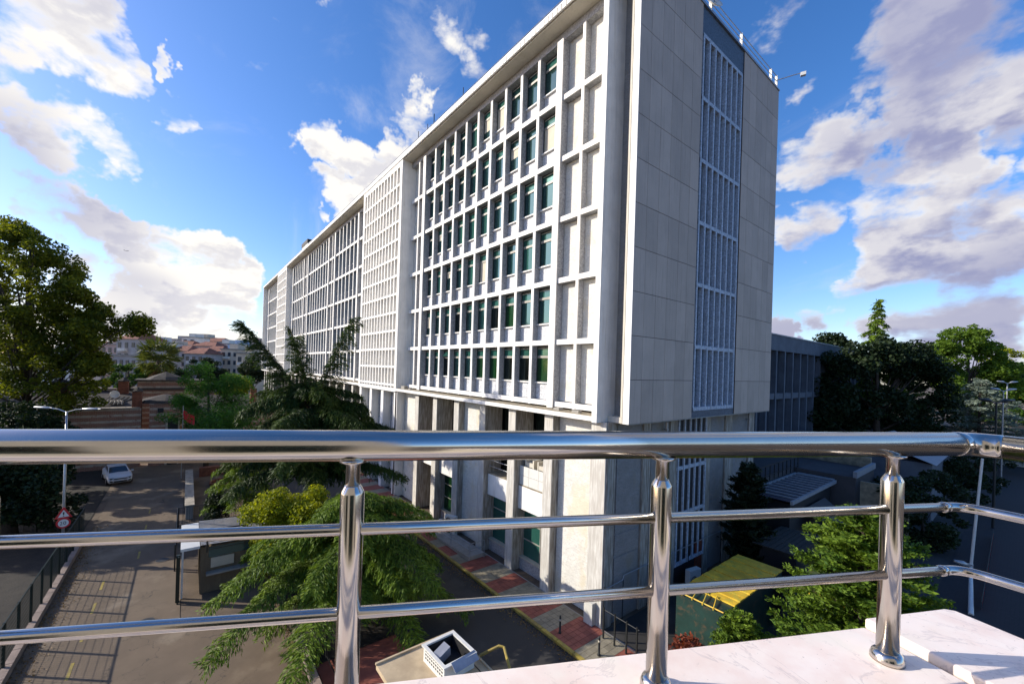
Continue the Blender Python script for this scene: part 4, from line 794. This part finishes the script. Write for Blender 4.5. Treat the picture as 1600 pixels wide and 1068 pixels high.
# ------------------------------------------------------------------ vegetation
def leafobj(name, P, size, m_, parent, dirs=None, aspect=.45, kind='stuff', up=0.0):
    N = len(P); s = (size*(.6+.8*rng.random(N)))[:, None]
    if dirs is None:
        u = rng.normal(size=(N, 3)); u[:, 2] *= .6
    else: u = dirs + rng.normal(size=(N, 3))*.16
    u /= np.linalg.norm(u, axis=1)[:, None]+1e-9
    w = rng.normal(size=(N, 3)); w[:, 2] += up; w = np.cross(u, w); w /= np.linalg.norm(w, axis=1)[:, None]+1e-9
    nn = np.cross(u, w)
    a = P - u*s*.5; b = P + w*s*aspect*.5 + nn*s*.06; c = P + u*s*.5; d_ = P - w*s*aspect*.5 + nn*s*.06
    co = np.stack([a, b, c, d_], 1).reshape(-1, 3).astype('f') - np.array(origin(parent), 'f')
    me = bpy.data.meshes.new(name); me.vertices.add(4*N); me.vertices.foreach_set('co', co.ravel())
    me.loops.add(4*N); me.loops.foreach_set('vertex_index', np.arange(4*N, dtype='i')); me.polygons.add(N)
    me.polygons.foreach_set('loop_start', np.arange(0, 4*N, 4, dtype='i')); me.polygons.foreach_set('loop_total', np.full(N, 4, 'i'))
    at_ = me.attributes.new('rnd', 'FLOAT', 'FACE'); base = .5+.5*np.sin(P[:, 0]*1.3+P[:, 1]*1.7+P[:, 2]*2.1)
    at_.data.foreach_set('value', np.clip(.35*base + .65*rng.random(N), 0, 1).astype('f'))
    me.materials.append(m_); me.update(calc_edges=True); me.validate()
    return link(name, me, parent)
def sub(clumps, per, rs):
    out = []; 
    for (c, r) in clumps:
        for _ in range(per):
            d_ = rng.normal(size=3); d_ /= np.linalg.norm(d_); d_[2] = d_[2]*.9+.1
            out.append((np.array(c)+d_*r*(.55+.45*rng.random()), rs*(.6+.8*rng.random())))
    return out
def broad(name, base, H, clumps, label, cat, leaf, nleaf, size, bark='bark', tr=.35, per=9, rs=1.0, group=None, limbs=14, aspect=.7):
    """clumps: (dx, dy, z, r) relative to base"""
    base = V(base); o = thing(name, base, label, cat, group)
    cl = [(np.array((base.x+a, base.y+b, c)), r) for a, b, c, r in clumps]
    sc_ = sub(cl, per, rs)
    w = np.array([r**2 for _, r in sc_]); w /= w.sum(); idx = rng.choice(len(sc_), nleaf, p=w)
    C0 = np.array([c for c, _ in sc_])[idx]; R0 = np.array([r for _, r in sc_])[idx]
    d_ = rng.normal(size=(nleaf, 3)); d_ /= np.linalg.norm(d_, axis=1)[:, None]; rad = R0*(.35+.75*rng.random(nleaf)**.6)
    P = C0 + d_*rad[:, None]*np.array([1.05, 1.05, .75])
    leafobj('crown', P, size, L[leaf], o, aspect=aspect)
    t = MB(); zc = min(c[2] for c, _ in cl); zt = max(c[2] for c, _ in cl)
    t.tube([base, base+V((.1, .05, zc*.5)), base+V((0, .1, (zc+zt)/2)), base+V((0, 0, zt))], [tr*1.3, tr, tr*.6, tr*.15], 9)
    part('trunk', t, K[bark], o, True)
    lm = MB()
    for i in rng.choice(len(sc_), min(limbs, len(sc_)), replace=False):
        e = V(sc_[i][0]); s0 = base+V((0, 0, max(1.0, (e.z-base.z)*.55))); mid = (s0+e)/2+V((0, 0, -.3))
        lm.tube([s0, mid, e], [tr*.4, tr*.22, tr*.06], 5)
    part('limbs', lm, K[bark], o, True); return o
def conifer(name, base, H, R, label, cat, leaf, nb=46, tw=22, spr=14, size=.26, z0=1.0, droop=.3, rise=.12, shape=1.0, bark='bark', tr=.3, lean=(0, 0), asp=.22, twl=1.0, wob=.25, flat=.5, arms=(), hang=0.0):
    base = V(base); o = thing(name, base, label, cat)
    tip = base+V((lean[0], lean[1], H)); P = []; D = []; lm = MB()
    specs = []
    for i in range(nb):
        f_ = (i+.5)/nb; z = z0+(H-z0)*f_**.92
        Lb = R*max(.06, (1-f_**1.0)**shape)*(1-wob+2*wob*rng.random()); az = i*2.39996+rng.normal()*.3
        s0 = base.lerp(tip, z/H); specs.append((i, f_, np.array((s0.x, s0.y, base.z+z)), az, Lb, rise, droop))
    for (az, za, Lb, ri, dr) in arms: s0 = base.lerp(tip, min(1, za/H)); specs.append((3, .3, np.array((s0.x, s0.y, base.z+za)), az, Lb, ri, dr))
    for i, f_, s0, az, Lb, rise_, droop_ in specs:
        h_ = np.array((math.cos(az), math.sin(az), 0)); perp = np.array((-h_[1], h_[0], 0))
        def pt(t): return s0 + h_*Lb*t + np.array((0, 0, Lb*(rise_*2*t - (droop_+rise_)*t*t))) + perp*Lb*.06*math.sin(3*t+i)
        lm.tube([pt(t) for t in (0, .35, .7, .97)], [tr*.28*(1-.6*f_), tr*.18*(1-.6*f_), tr*.08, .008], 5, False)
        nt_ = max(5, int(tw*Lb/R+4))*(2 if f_ == .3 else 1)
        for k in range(nt_):
            t = .12+.88*(k+rng.random())/nt_; p = pt(t); tl = twl*(.35+.65*(1-t)**.7)*(.55+.7*rng.random())*min(1, .35+Lb/R)*(1.35 if f_ == .3 else 1)
            dirb = pt(min(1, t+.02))-pt(max(0, t-.02)); dirb /= np.linalg.norm(dirb)+1e-9
            s = 1 if k % 2 else -1; dt = dirb*.75+perp*s*(.75+.3*rng.random())+np.array((0, 0, rng.normal()*.12-hang)); dt /= np.linalg.norm(dt)
            n_ = max(4, int(spr*(tl/twl+.25))); q_ = (np.arange(n_)+rng.random(n_))/n_
            pp = p + dt*tl*q_[:, None] + np.array((0, 0, -1))*(tl*.35*droop*3*q_**2)[:, None] + rng.normal(size=(n_, 3))*size*.22
            dd = dt + np.array((0, 0, -1))*(droop*1.6*q_)[:, None] + perp*s*.2
            P.append(pp); D.append(dd)
    P = np.concatenate(P); D = np.concatenate(D); D /= np.linalg.norm(D, axis=1)[:, None]
    P2 = P+rng.normal(size=P.shape)*size*.3 + np.array((0, 0, -size*.25)); P = np.concatenate([P, P2]); D = np.concatenate([D, D+rng.normal(size=D.shape)*.35+np.array((0, 0, -flat*droop*2))])
    leafobj('crown', P, size, L[leaf], o, dirs=D, aspect=asp, up=1.0)
    part('trunk', MB().tube([base, base.lerp(tip, .5), tip], [tr, tr*.6, .03], 8), K[bark], o, True); part('limbs', lm, K[bark], o, True)
    return o
def ground(px, py, depth): p = at(px, py, depth); return V((p.x, p.y, 0))
lo = leafobj('fallen_leaves', LIT, .065, leafmat('dry_fallen_leaf', (.10, .05, .015), (.28, .17, .05), .1), bpy.data.objects['road'], aspect=.7)
lo.parent = None; tag(lo, 'scattered dry fallen leaves along the kerbs and planting bed', 'fallen leaves', kind='stuff')
# big plane tree, left
b_ = ground(40, 600, 40)
rr = V((_r.x, _r.y, 0)).normalized()
def cl(*t): return [(rr.x*a, rr.y*a, z, r) for a, z, r in t] 
PT = [(3.6, 19.6, 2.3), (5.2, 17.8, 2.0), (1.5, 17, 3.0), (3, 15, 2.8), (-3, 24, 2.6), (0, 22.5, 2.8), (2.5, 21.5, 2.2), (-5, 21, 3), (-1.5, 19, 3.4), (2.8, 18.2, 2.8), (4.5, 16.2, 2.0), (6.8, 15.5, 1.5), (8.3, 16.6, 1.0), (-5, 16, 3.4), (0, 15, 3.6), (4.5, 13.2, 2.6), (6.5, 12.6, 1.4), (-4, 11.5, 3.8), (1, 10.8, 3.2), (5, 9.8, 2.4), (-8, 22, 3), (-9, 16, 3.5), (-8, 10, 3), (-4.5, 25.6, 1.3), (-.6, 25.2, 1.2)]
broad('plane_tree', b_, 26, [(rr.x*a+rng.normal()*.8, rr.y*a+rng.normal()*.8, z-1.5, r) for a, z, r in PT], 'huge plane tree with thinning yellow-green leaves at the left edge', 'tree', 'plane', 80000, .25, 'bark', .3, 22, .68, limbs=60)
# darker trees under it
for px, py, dep, z, r, lab, lf in ((30, 640, 34, 5, 3.2, 'dark green tree below the plane tree at the left edge', 'darkg'), (66, 650, 42, 4.6, 2.6, 'dark tree standing left of the brick chimney', 'darkg'), (15, 790, 27, 3.2, 2.6, 'dark shrub above the mesh fence at lower left', 'darkg')):
    broad('dark_tree', ground(px, py, dep), z+r, [(0, 0, z, r), (rr.x*1.8, rr.y*1.8, z-1, r*.75), (-rr.x*1.8, -rr.y*1.8, z-.4, r*.8), (rr.x*.6, rr.y*.6, z+1.2, r*.6)], lab, 'tree', lf, 15000, .24, rs=.8, limbs=10)
# trees left of the frame shade the road; last two added to darken verge
for i, (x, y, z, r) in enumerate(((-47.5, -18.5, 8.0, 2.6), (-43.5, -11.5, 5.0, 2.6), (-34, -17.5, 4.4, 2.3), (-27.5, -17.5, 4.4, 2.3))):
    broad('roadside_tree', (x, y, 0), z+r, [(0, 0, z, r), (2, 1, z-1.5, r*.8), (-2.2, -.5, z-1, r*.8), (.3, -1.5, z+1.5, r*.6)], ['leafy dark tree standing farther back behind the speed sign', 'leafy dark tree just behind the speed sign', 'unseen small dark tree added to shade the left verge, farther one', 'unseen small dark tree added to shade the left verge, nearest to the balcony'][i], 'tree', 'darkg', 9000, .3, rs=.9, limbs=8, group='trees outside the mesh fence')
# bright locust
b_ = ground(322, 700, 43)
broad('locust_tree', b_, 10, [(rr.x*a, rr.y*a, z+1.3, r*1.12) for a, z, r in ((-2.6, 7.2, 1.5), (-1, 8.3, 1.7), (1.2, 8.4, 1.6), (3.2, 7.8, 1.3), (0, 6.5, 2.2), (2.6, 6.2, 1.7), (-2.6, 5.2, 1.6), (.8, 4.6, 2.0), (3.4, 4.9, 1.2), (-1, 3.6, 1.2), (1.6, 3.4, 1.0))], 'bright green feathery tree in the courtyard beside the red flag', 'tree', 'locust', 30000, .2, per=8, rs=.7, tr=.22, aspect=.35)
broad('yellowing_tree', ground(362, 620, 62), 9, [(0, 0, 8.5, 2.0), (1.5, .8, 7.6, 1.8), (-1.6, .5, 7.4, 1.6), (0, 0, 6, 2.2)], 'rounded yellow-green tree behind the locust tree', 'tree', 'yell', 11000, .26, rs=.8)
broad('round_tree', ground(200, 600, 75), 8, [(0, 0, 8.6, 2.2), (rr.x*2.4, rr.y*2.4, 9.2, 2.0), (-rr.x*2, -rr.y*2, 6.8, 1.9), (rr.x*4, rr.y*4, 9.4, 1.4)], 'bright green tree between the dish and the palm', 'tree', 'green', 11000, .3, rs=.8)
for i, (px, py, dep) in enumerate(((335, 575, 120), (395, 570, 110), (318, 568, 135), (268, 585, 95))):
    z = at(px, py, dep).z; broad('street_tree', ground(px, py, dep), z+2, [(0, 0, z-1, 3.4), (3, 1, z-2, 2.6), (-3, 1, z-2.5, 2.6)], ['dark tree below the red roofs', 'dark tree at the foot of the cream house', 'dark tree among the roofs near the ridge', 'dark tree right of the palm trunk'][i], 'tree', 'darkg', 4500, .5, rs=1.2, limbs=5)
# palm
b_ = ground(247, 600, 62); pz = at(247, 552, 62).z; o = thing('palm_tree', b_, 'tall fan palm with a shaggy head behind the brick building', 'palm')
partL('trunk', MB().tube([(0, 0, 0), (.1, 0, pz*.5), (0, 0, pz-.5)], [.35, .28, .3], 10), K['pbark'], o, True)
partL('trunk', MB().tube([(1.0, .8, 0), (1.2, .9, pz*.45), (.9, .8, pz-2.5)], [.3, .24, .22], 10), K['pbark'], o, True)
def fronds(nf, zc, rr_, m_, el0, el1, ln):
    P = []; D = []
    for i in range(nf):
        az = rng.random()*6.283; el = el0+(el1-el0)*rng.random(); st = np.array((math.cos(az)*math.cos(el), math.sin(az)*math.cos(el), math.sin(el)))
        c = np.array((b_.x, b_.y, zc)) + st*rr_*(.7+.5*rng.random()); side = np.cross(st, (0, 0, 1.0)); side /= np.linalg.norm(side)+1e-9; u2 = np.cross(side, st)
        for a in np.linspace(-1.2, 1.2, 9):
            dd = st*math.cos(a)+side*math.sin(a)+u2*.1; dd = dd+np.array((0, 0, -.35*abs(a))); dd /= np.linalg.norm(dd); P.append(c+dd*ln*.5); D.append(dd)
    return np.array(P), np.array(D)
P_, D_ = fronds(85, pz-.5, 1.7, 0, -1.1, 1.45, 1.5); leafobj('fronds', P_, 1.7, L['palm'], o, dirs=D_, aspect=.11)
P_, D_ = fronds(60, pz-2.2, .8, 0, -1.5, -.9, 1.0); leafobj('dead_fronds', P_, 1.2, L['dry'], o, dirs=D_, aspect=.16)
LFT = math.atan2(-rr.y, -rr.x)
# cedars in the middle
conifer('cedar', ground(492, 700, 28), 10.6, 5.4, 'tall dark cedar with drooping branches in front of the office facade', 'tree', 'cedarD', nb=62, tw=52, spr=40, size=.25, z0=4.4, droop=.26, rise=.22, shape=.42, tr=.36, lean=(-rr.x*.3, -rr.y*.3), twl=1.4, asp=.17, wob=.42, hang=.45, arms=[(LFT, 8.6, 5.2, .62, -.55), (LFT+.3, 9.4, 1.6, 1.6, -1.5), (LFT+math.pi-.2, 8.8, 3.0, 1.1, -1.0), (LFT-.5, 7.4, 5.4, .35, -.1), (LFT+math.pi, 6.4, 5.6, .3, .2), (LFT+.5, 6.0, 6.4, .3, .1), (LFT+math.pi+.5, 8.0, 3.4, .5, .2), (LFT+1.5, 9.0, 2.0, 1.2, -1.1)])
conifer('cedar', V((-20.4, 6.6, 0)), 5.7, 5.9, 'low spreading cedar with bright drooping sprays just beyond the balcony rail', 'tree', 'cedar', nb=54, tw=66, spr=36, size=.19, z0=1.2, droop=.30, rise=.16, shape=.5, tr=.26, twl=1.3, asp=.19, wob=.35)
conifer('cedar', V((-35.5, 3.6, 0)), 6.2, 2.6, 'slim young cedar beside the courtyard fence', 'tree', 'cedar', nb=26, tw=24, spr=14, size=.22, z0=1.5, droop=.4, rise=.1, shape=.5, tr=.16, twl=.9)
gb = ground(462, 870, 22)
broad('golden_tree', gb, 5, [(0, 0, 4.3, 1.2), (rr.x*1.1, rr.y*1.1, 3.9, 1.1), (-rr.x*1.2, -rr.y*1.2, 3.5, 1.2), (0, .2, 3.0, 1.5), (rr.x*.8, rr.y*.8, 2.2, 1.3), (-rr.x*1.2, -rr.y*1.2, 2.0, 1.2), (0, 0, 1.1, 1.2)], 'golden-green leafy small tree beside the guard booth', 'tree', 'yell', 42000, .12, rs=.5, tr=.12, per=14)
broad('dark_shrub', V((-36.5, 1.8, 0)), 2.4, [(0, 0, 1.4, .8), (-1.2, .4, 1.2, .8), (1, .3, 1.1, .7)], 'dark shrub behind the bar fence in the courtyard', 'shrub', 'darkg', 5000, .14, rs=.4, tr=.05)
o = thing('courtyard_tree', (-48, 3.3, 0), 'bare dark trunk of a courtyard tree rising under the locust leaves', 'tree')
part('trunk', MB().tube([(-48, 3.3, 0), (-48.1, 3.2, 3), (-48, 3.4, 5)], [.26, .2, .12], 9), K['bark'], o, True)
P_ = np.array([-48, 3.3, 6.0])+rng.normal(size=(5000, 3))*np.array((1.3, 1.3, .8)); leafobj('crown', P_, .22, L['locust'], o)
# right side
conifer('bright_conifer', ground(1345, 960, 14.5), 7.3, 2.65, 'bright yellow-green bushy conifer just beyond the marble ledge', 'tree', 'jun', nb=150, tw=22, spr=14, size=.16, z0=.2, droop=-.1, rise=.30, shape=.42, tr=.12, asp=.4, twl=.55, flat=-.3, wob=.18)
conifer('small_conifer', ground(1160, 990, 15.5), 2.9, 1.1, 'small bushy conifer beside the yellow container', 'shrub', 'cedar', nb=60, tw=16, spr=12, size=.12, z0=.1, droop=-.1, rise=.3, shape=.4, tr=.06, asp=.4, twl=.4)
broad('red_shrub', ground(1080, 980, 15), 2.2, [(0, 0, 1.6, .5), (.5, .3, 1.1, .5), (-.4, .2, .9, .5), (.1, -.2, 2.1, .35)], 'reddish-leaved shrub beside the middle steel post', 'shrub', 'redl', 3500, .13, rs=.3, tr=.04)
broad('bush', ground(1115, 1010, 14.5), 2.0, [(0, 0, .8, .8), (.8, .3, .7, .7), (-.8, .2, .7, .6)], 'dark bush at the foot of the yellow container', 'shrub', 'darkg', 5000, .11, rs=.35, tr=.04)
conifer('cypress', V((-10.4, 27.0, 0)), 6.6, 1.3, 'dark cypress standing against the shaded side wall', 'tree', 'cypress', nb=80, tw=14, spr=12, size=.22, z0=.3, droop=-.15, rise=.4, shape=.4, tr=.12, asp=.4, twl=.5)
b_ = ground(1370, 620, 50)
broad('chestnut_tree', b_, 17, [(rr.x*a, rr.y*a, z, r) for a, z, r in ((0, 14.2, 3.0), (-3.4, 13.6, 2.4), (-5.6, 11, 2.4), (3.4, 14.2, 2.2), (5.6, 12, 2.4), (-3, 9, 3.4), (2.5, 9, 3.6), (-6.6, 7.6, 2.2), (6.4, 8.4, 2.4), (0, 6, 3.4), (4.5, 5.2, 2.6), (-4.2, 5.2, 2.4), (5.2, 14.2, 1.3))], 'broad dark tree in the shade of the tower, right of the wing', 'tree', 'darkg', 42000, .34, per=12, rs=1.1, tr=.4, limbs=20)
conifer('spruce', ground(1368, 620, 54), 22.6, 3.4, 'spruce whose layered tip rises above the dark broad tree', 'tree', 'cedar', nb=64, tw=16, spr=14, size=.4, z0=6, droop=.25, rise=.02, shape=.8, tr=.25, twl=1.0, asp=.3)
conifer('small_spruce', ground(1410, 620, 60), 17.2, 3.0, 'smaller conifer tip right of the tall spruce', 'tree', 'cedar', nb=50, tw=12, spr=12, size=.4, z0=6, droop=-.05, rise=.3, shape=.6, tr=.25, twl=1.0, asp=.3)
b_ = ground(1512, 600, 92)
broad('lit_tree', b_, 24, [(rr.x*a, rr.y*a, z, r) for a, z, r in ((-3, 21, 3.2), (1, 21.5, 3.4), (4, 19, 3), (-6, 17.6, 2.6), (-1, 17, 4), (5, 15, 3.4), (-5, 13, 3.4), (0, 12, 4), (8, 15, 2.4), (9, 11, 2.6), (4, 10, 3.4), (-4, 8, 3.6), (3, 6, 3.4), (-8.5, 15.5, 1.8))], 'big sunlit bright green tree at the right', 'tree', 'chest', 36000, .5, per=12, rs=1.35, tr=.5, limbs=20)
conifer('blue_cedar', ground(1530, 660, 58), 12.6, 7.4, 'blue-grey cedar with flat layered branches at the right', 'tree', 'blue', nb=60, tw=24, spr=16, size=.4, z0=1.2, droop=.06, rise=.08, shape=.75, tr=.3, twl=1.5, asp=.3)
for px, py, dep, r, lf, lab in ((1578, 552, 150, 6, 'yell', 'autumn-orange tree at the far right'), (1585, 580, 120, 6, 'green', 'green tree below the orange one at the far right'), (1252, 545, 120, 3.5, 'green', 'treetop showing above the roof of the wing, left one'), (1282, 540, 122, 4, 'green', 'treetop showing above the roof of the wing, right one'), (1300, 530, 110, 2.2, 'darkg', 'small dark treetop at the end of the wing roof'), (1640, 560, 110, 7, 'green', 'tall green tree beyond the lamps')):
    z = at(px, py, dep).z; broad('far_tree', ground(px, py, dep), z, [(0, 0, z-r*.4, r), (r*.8, 0, z-r, r*.8), (-r*.8, .5, z-r*.9, r*.8), (0, 0, z-r*1.9, r), (r*.6, 0, z-r*2.2, r*.8)], lab, 'tree', lf, 7000, .7, rs=1.6, limbs=4)
for i, (px, py, dep, z, r, n_, lf, lab) in enumerate(((1440, 800, 30, 3.2, 3.2, 14000, 'darkg', 'large dark rounded shrub behind the right steel post'), (1500, 760, 40, 4, 3.4, 9000, 'darkg', 'dark tree by the side road, beneath the handrail'), (1370, 760, 34, 2.4, 2.6, 9000, 'darkg', 'dark shrub below the terrace wall'), (1400, 700, 44, 4, 3, 8000, 'darkg', 'dark undergrowth tree under the broad dark tree'), (1300, 700, 46, 4, 2.6, 7000, 'darkg', 'dark shrub at the end of the terrace'))):
    broad('shade_shrub', ground(px, py, dep), z+r, [(0, 0, z, r*.8), (rr.x*r*.6, rr.y*r*.6, z-.8, r*.7), (-rr.x*r*.6, -rr.y*r*.6, z-.9, r*.7), (0, 0, z*.4, r*.7)], lab, 'shrub', lf, n_, .2, rs=.6, limbs=5, tr=.12)
# lamps at right
def twin_lamp(px, pyt, dep, lab, mt='galv', h0=0):
    p = at(px, pyt, dep); o = thing('street_lamp', (p.x, p.y, 0), lab, 'street lamp'); z = p.z
    partL('pole', MB().tube([(0, 0, 0), (0, 0, z)], [.09, .06], 8), K[mt], o)
    for s in (-1, 1):
        partL('lamp_arm', MB().tube([(0, 0, z-.1), rr*s*.4+V((0, 0, z+.05))], .04, 6), K[mt], o)
        partL('lamp_head', MB().tube([rr*s*.35+V((0, 0, z+.05)), rr*s*.7+V((0, 0, z+.14)), rr*s*1.5+V((0, 0, z+.22))], [.05, .17, .07], 8), K[mt], o, True)
twin_lamp(1557, 628, 34, 'dark twin-head street lamp at the right', 'black'); twin_lamp(1568, 610, 48, 'pale twin-head street lamp behind the dark one'); twin_lamp(1574, 598, 60, 'farthest pale lamp at the right edge')
b0 = onz(1517, 960); o = thing('lamp_post', (b0.x, b0.y, 0), 'leaning pale lamp post with a small lamp head by the side road', 'lamp post')
tp = at(1535, 716, 24); bt = at(1517, 884, 24); partL('pole', MB().tube([V((0, 0, 0)), bt-V((b0.x, b0.y, 0)), tp-V((b0.x, b0.y, 0))], [.11, .07, .06], 10), K['plastic'], o)
hd = bt-V((b0.x, b0.y, 0)); partL('lamp_head', MB().tube([hd, hd-rr*.5+V((0, 0, .15)), hd-rr*1.0+V((0, 0, .3))], [.06, .16, .07], 10), K['galv'], o, True); partL('clamp', MB().obox(hd, .2, .2, .25), K['galv'], o)
# red barrier netting along the side road
o = thing('red_barrier', (-1.2, 34, 0), 'string of red barrier pennants along the side road', 'barrier')
a_, e_ = onz(1552, 840), onz(1533, 958); n_ = 14
for i in range(n_):
    p = a_.lerp(e_, i/n_); q_ = a_.lerp(e_, (i+.7)/n_); part('pennant', MB().add([(p.x, p.y, .05), (q_.x, q_.y, .05), (q_.x+.05, q_.y, .55), (p.x+.02, p.y, .35+.25*random.random())], [(0, 1, 2, 3)]), K['flag'], o)
part('cord', MB().tube([(a_.x, a_.y, .6), (e_.x, e_.y, .6)], .02, 5), K['dark'], o)
single('white_van_roof', MB().box(-4, 1, 96, 108, 0, 3.2), K['wall'], 'pale low building glimpsed under the lamps at far right', 'building')
# birds
for px, py, dep, lab in ((376, 519, 60, 'dark bird gliding left of the long office'), (197, 392, 60, 'tiny bird high in front of the white cloud')):
    p = at(px, py, dep); o = thing('bird', p, lab, 'bird'); k = .55 if px > 300 else .3
    partL('body', MB().tube([(-.5*k, 0, 0), (0, 0, .05*k), (.5*k, 0, .02)], [.03*k, .14*k, .03*k], 8), K['ink'], o, True)
    for s in (-1, 1): partL('wing', MB().add([(-.15*k, 0, 0), (.2*k, 0, 0), (.05*k, s*.6*k, .35*k), (-.25*k, s*1.2*k, .3*k)], [(0, 1, 2, 3)]), K['ink'], o)
# ------------------------------------------------------------------ our balcony: parapet, marble, railing
Hd = V((math.cos(math.radians(62.3)), math.sin(math.radians(62.3)), 0)); Nn = V((math.sin(math.radians(62.3)), -math.cos(math.radians(62.3)), 0))   # Nn points to the inside
P0 = at(789.7, 695, .85); ZM = 11.30
PB = thing('balcony_parapet', (-.6, .6, 10.2), 'white balcony parapet topped with pinkish marble slabs', 'parapet')
dirE = V((math.cos(math.radians(63.4)), math.sin(math.radians(63.4)), 0)); e0 = V((-.278, 1.534, 0))
nin = V((dirE.y, -dirE.x, 0)); jd = V((.134, -.05, 0)).normalized()
s1 = [e0-dirE*2.6, e0, e0+jd*.55, e0+jd*.55-dirE*2.6]
def bevslab(poly, z0, z1, name, mm, par, bw=.006):
    me = MB().prism([(p.x, p.y) for p in poly], z0, z1).mesh(name, K[mm], origin(par)); o = link(name, me, par)
    bm_ = o.modifiers.new('bevel', 'BEVEL'); bm_.width = bw; bm_.segments = 3; return o
bevslab(s1, ZM-.03, ZM, 'marble_slab', 'marble', PB)
g0 = e0+dirE*.02+nin*-.0; c1 = V((-.150, 1.832, 0)); c2 = V((-.128, 1.846, 0)); eE = V((math.cos(math.radians(-18.4)), math.sin(math.radians(-18.4)), 0))
s2 = [g0-nin*.015, c1, c2, c2+eE*1.6, g0+jd*1.6]
bevslab(s2, ZM-.016, ZM+.014, 'marble_slab', 'marble', PB)
off = V((.02, -.01, 0)); wp = [e0-dirE*3.0+nin*.03, e0+nin*.03, c1+nin*.03+eE*.02, c2+nin*.02+eE*1.6, c2+nin*.3+eE*1.6, e0+nin*.4, e0-dirE*3+nin*.4]
part('wall', MB().prism([(p.x, p.y) for p in wp], 10.2, ZM-.031), K['wall'], PB)
OB = thing('own_building', (1.5, -1, 0), 'cream building that carries the balcony, behind the viewer', 'building')
bw = [e0-dirE*9+nin*.05, e0+nin*.05, c1+nin*.05, c2+nin*.05+eE*8, c2+eE*8+nin*6, e0-dirE*9+nin*9]
part('body', MB().prism([(p.x, p.y) for p in bw], 0, 10.2), K['cream'], OB)
bk_ = [e0-dirE*9+nin*2.4, e0+nin*2.4+dirE*.3, c2+nin*2.4+eE*7, c2+eE*8+nin*6, e0-dirE*9+nin*9]
part('upper_storey', MB().prism([(p.x, p.y) for p in bk_], 10.2, 14.2), K['cream'], OB)
for i in range(3):
    c = e0-dirE*(1.2+i*2.4)+nin*2.39; wv = part('balcony_door', MB().obox((c.x, c.y, 11.3), .04, 1.5, 2.1, math.atan2(dirE.y, dirE.x)-math.pi/2), K['brown'], OB); part('pane', MB().obox((c.x-nin.x*.02, c.y-nin.y*.02, 11.3), .04, 1.3, 1.9, math.atan2(dirE.y, dirE.x)-math.pi/2), K['glassK'], wv)
RL = thing('steel_railing', (P0.x, P0.y, ZM), 'polished stainless steel balcony railing with round handrail and three posts', 'railing')
def bent(z, t0, t1, dv, r, lenE=1.2, fr=.05):
    c = P0+Hd*t1; c.z = z; out = []
    a = c-Hd*fr; b = c+dv*fr
    for i in range(9):
        t = i/8; out.append((a*(1-t)**2+c*2*t*(1-t)+b*t*t))
    return out, b+dv*lenE
eD = V((math.cos(math.radians(-8)), math.sin(math.radians(-8)), 0))
st = P0+Hd*(-3.2)
cu, en = bent(P0.z, 0, 1.245, eD, .03)
part('handrail', MB().tube([st, V((cu[0].x, cu[0].y, P0.z))-Hd*.012], .0300, 40), K['steel'], RL, True)
part('elbow', MB().tube(cu, .0300, 40), K['steel'], RL, True); part('handrail', MB().tube([cu[-1]+eD*.002, en], .0300, 40), K['steel'], RL, True)
part('collar', MB().tube([cu[0]-Hd*.014, cu[0]-Hd*.010, cu[0]+Hd*.006, cu[0]+Hd*.010], [.0300, .0309, .0309, .0300], 40), K['steel'], RL, True)
tp_ = [-.3, .297, .985]
def tpos(px): 
    k = (px-CX)/FPX; return k*.85/(.9842-.177*k)
tp_ = [tpos(553), tpos(1036), tpos(1398)-.004]
for z in (P0.z-.163, P0.z-.326):
    cu, en = bent(z, 0, 1.215, eD, .012, fr=.045)
    part('mid_rail', MB().tube([V((st.x, st.y, z)), V((cu[0].x, cu[0].y, z))-Hd*.02], .0115, 24), K['steel'], RL, True)
    part('mid_elbow', MB().tube([cu[0]-Hd*.018]+cu+[en], .0115, 24), K['steel'], RL, True)
    part('collar', MB().tube([cu[0]-Hd*.024, cu[0]-Hd*.021, cu[0]-Hd*.012, cu[0]-Hd*.009], [.0117, .0133, .0133, .0117], 24), K['steel'], RL, True)
for t in [tp_[0]-.6-.0]+tp_:
    c = P0+Hd*t; zt = P0.z-.03; hz = zt-ZM
    c.z = ZM
    part('post', MB().lathe(c, [(.0225, 0), (.0225, hz-.062), (.021, hz-.058), (.0155, hz-.048), (.0145, hz-.046)], 36), K['steel'], RL, True)
    part('post_neck', MB().lathe(c, [(.0135, hz-.046), (.0135, hz-.006), (.026, hz-.001), (.027, hz+.004)], 32), K['steel'], RL, True)
    part('base_flange', MB().lathe(c, [(.034, .001), (.034, .010), (.030, .020), (.0232, .026)], 36), K['steel'], RL, True)
print('objects', len(bpy.data.objects), 'polys', sum(len(m.polygons) for m in bpy.data.meshes))
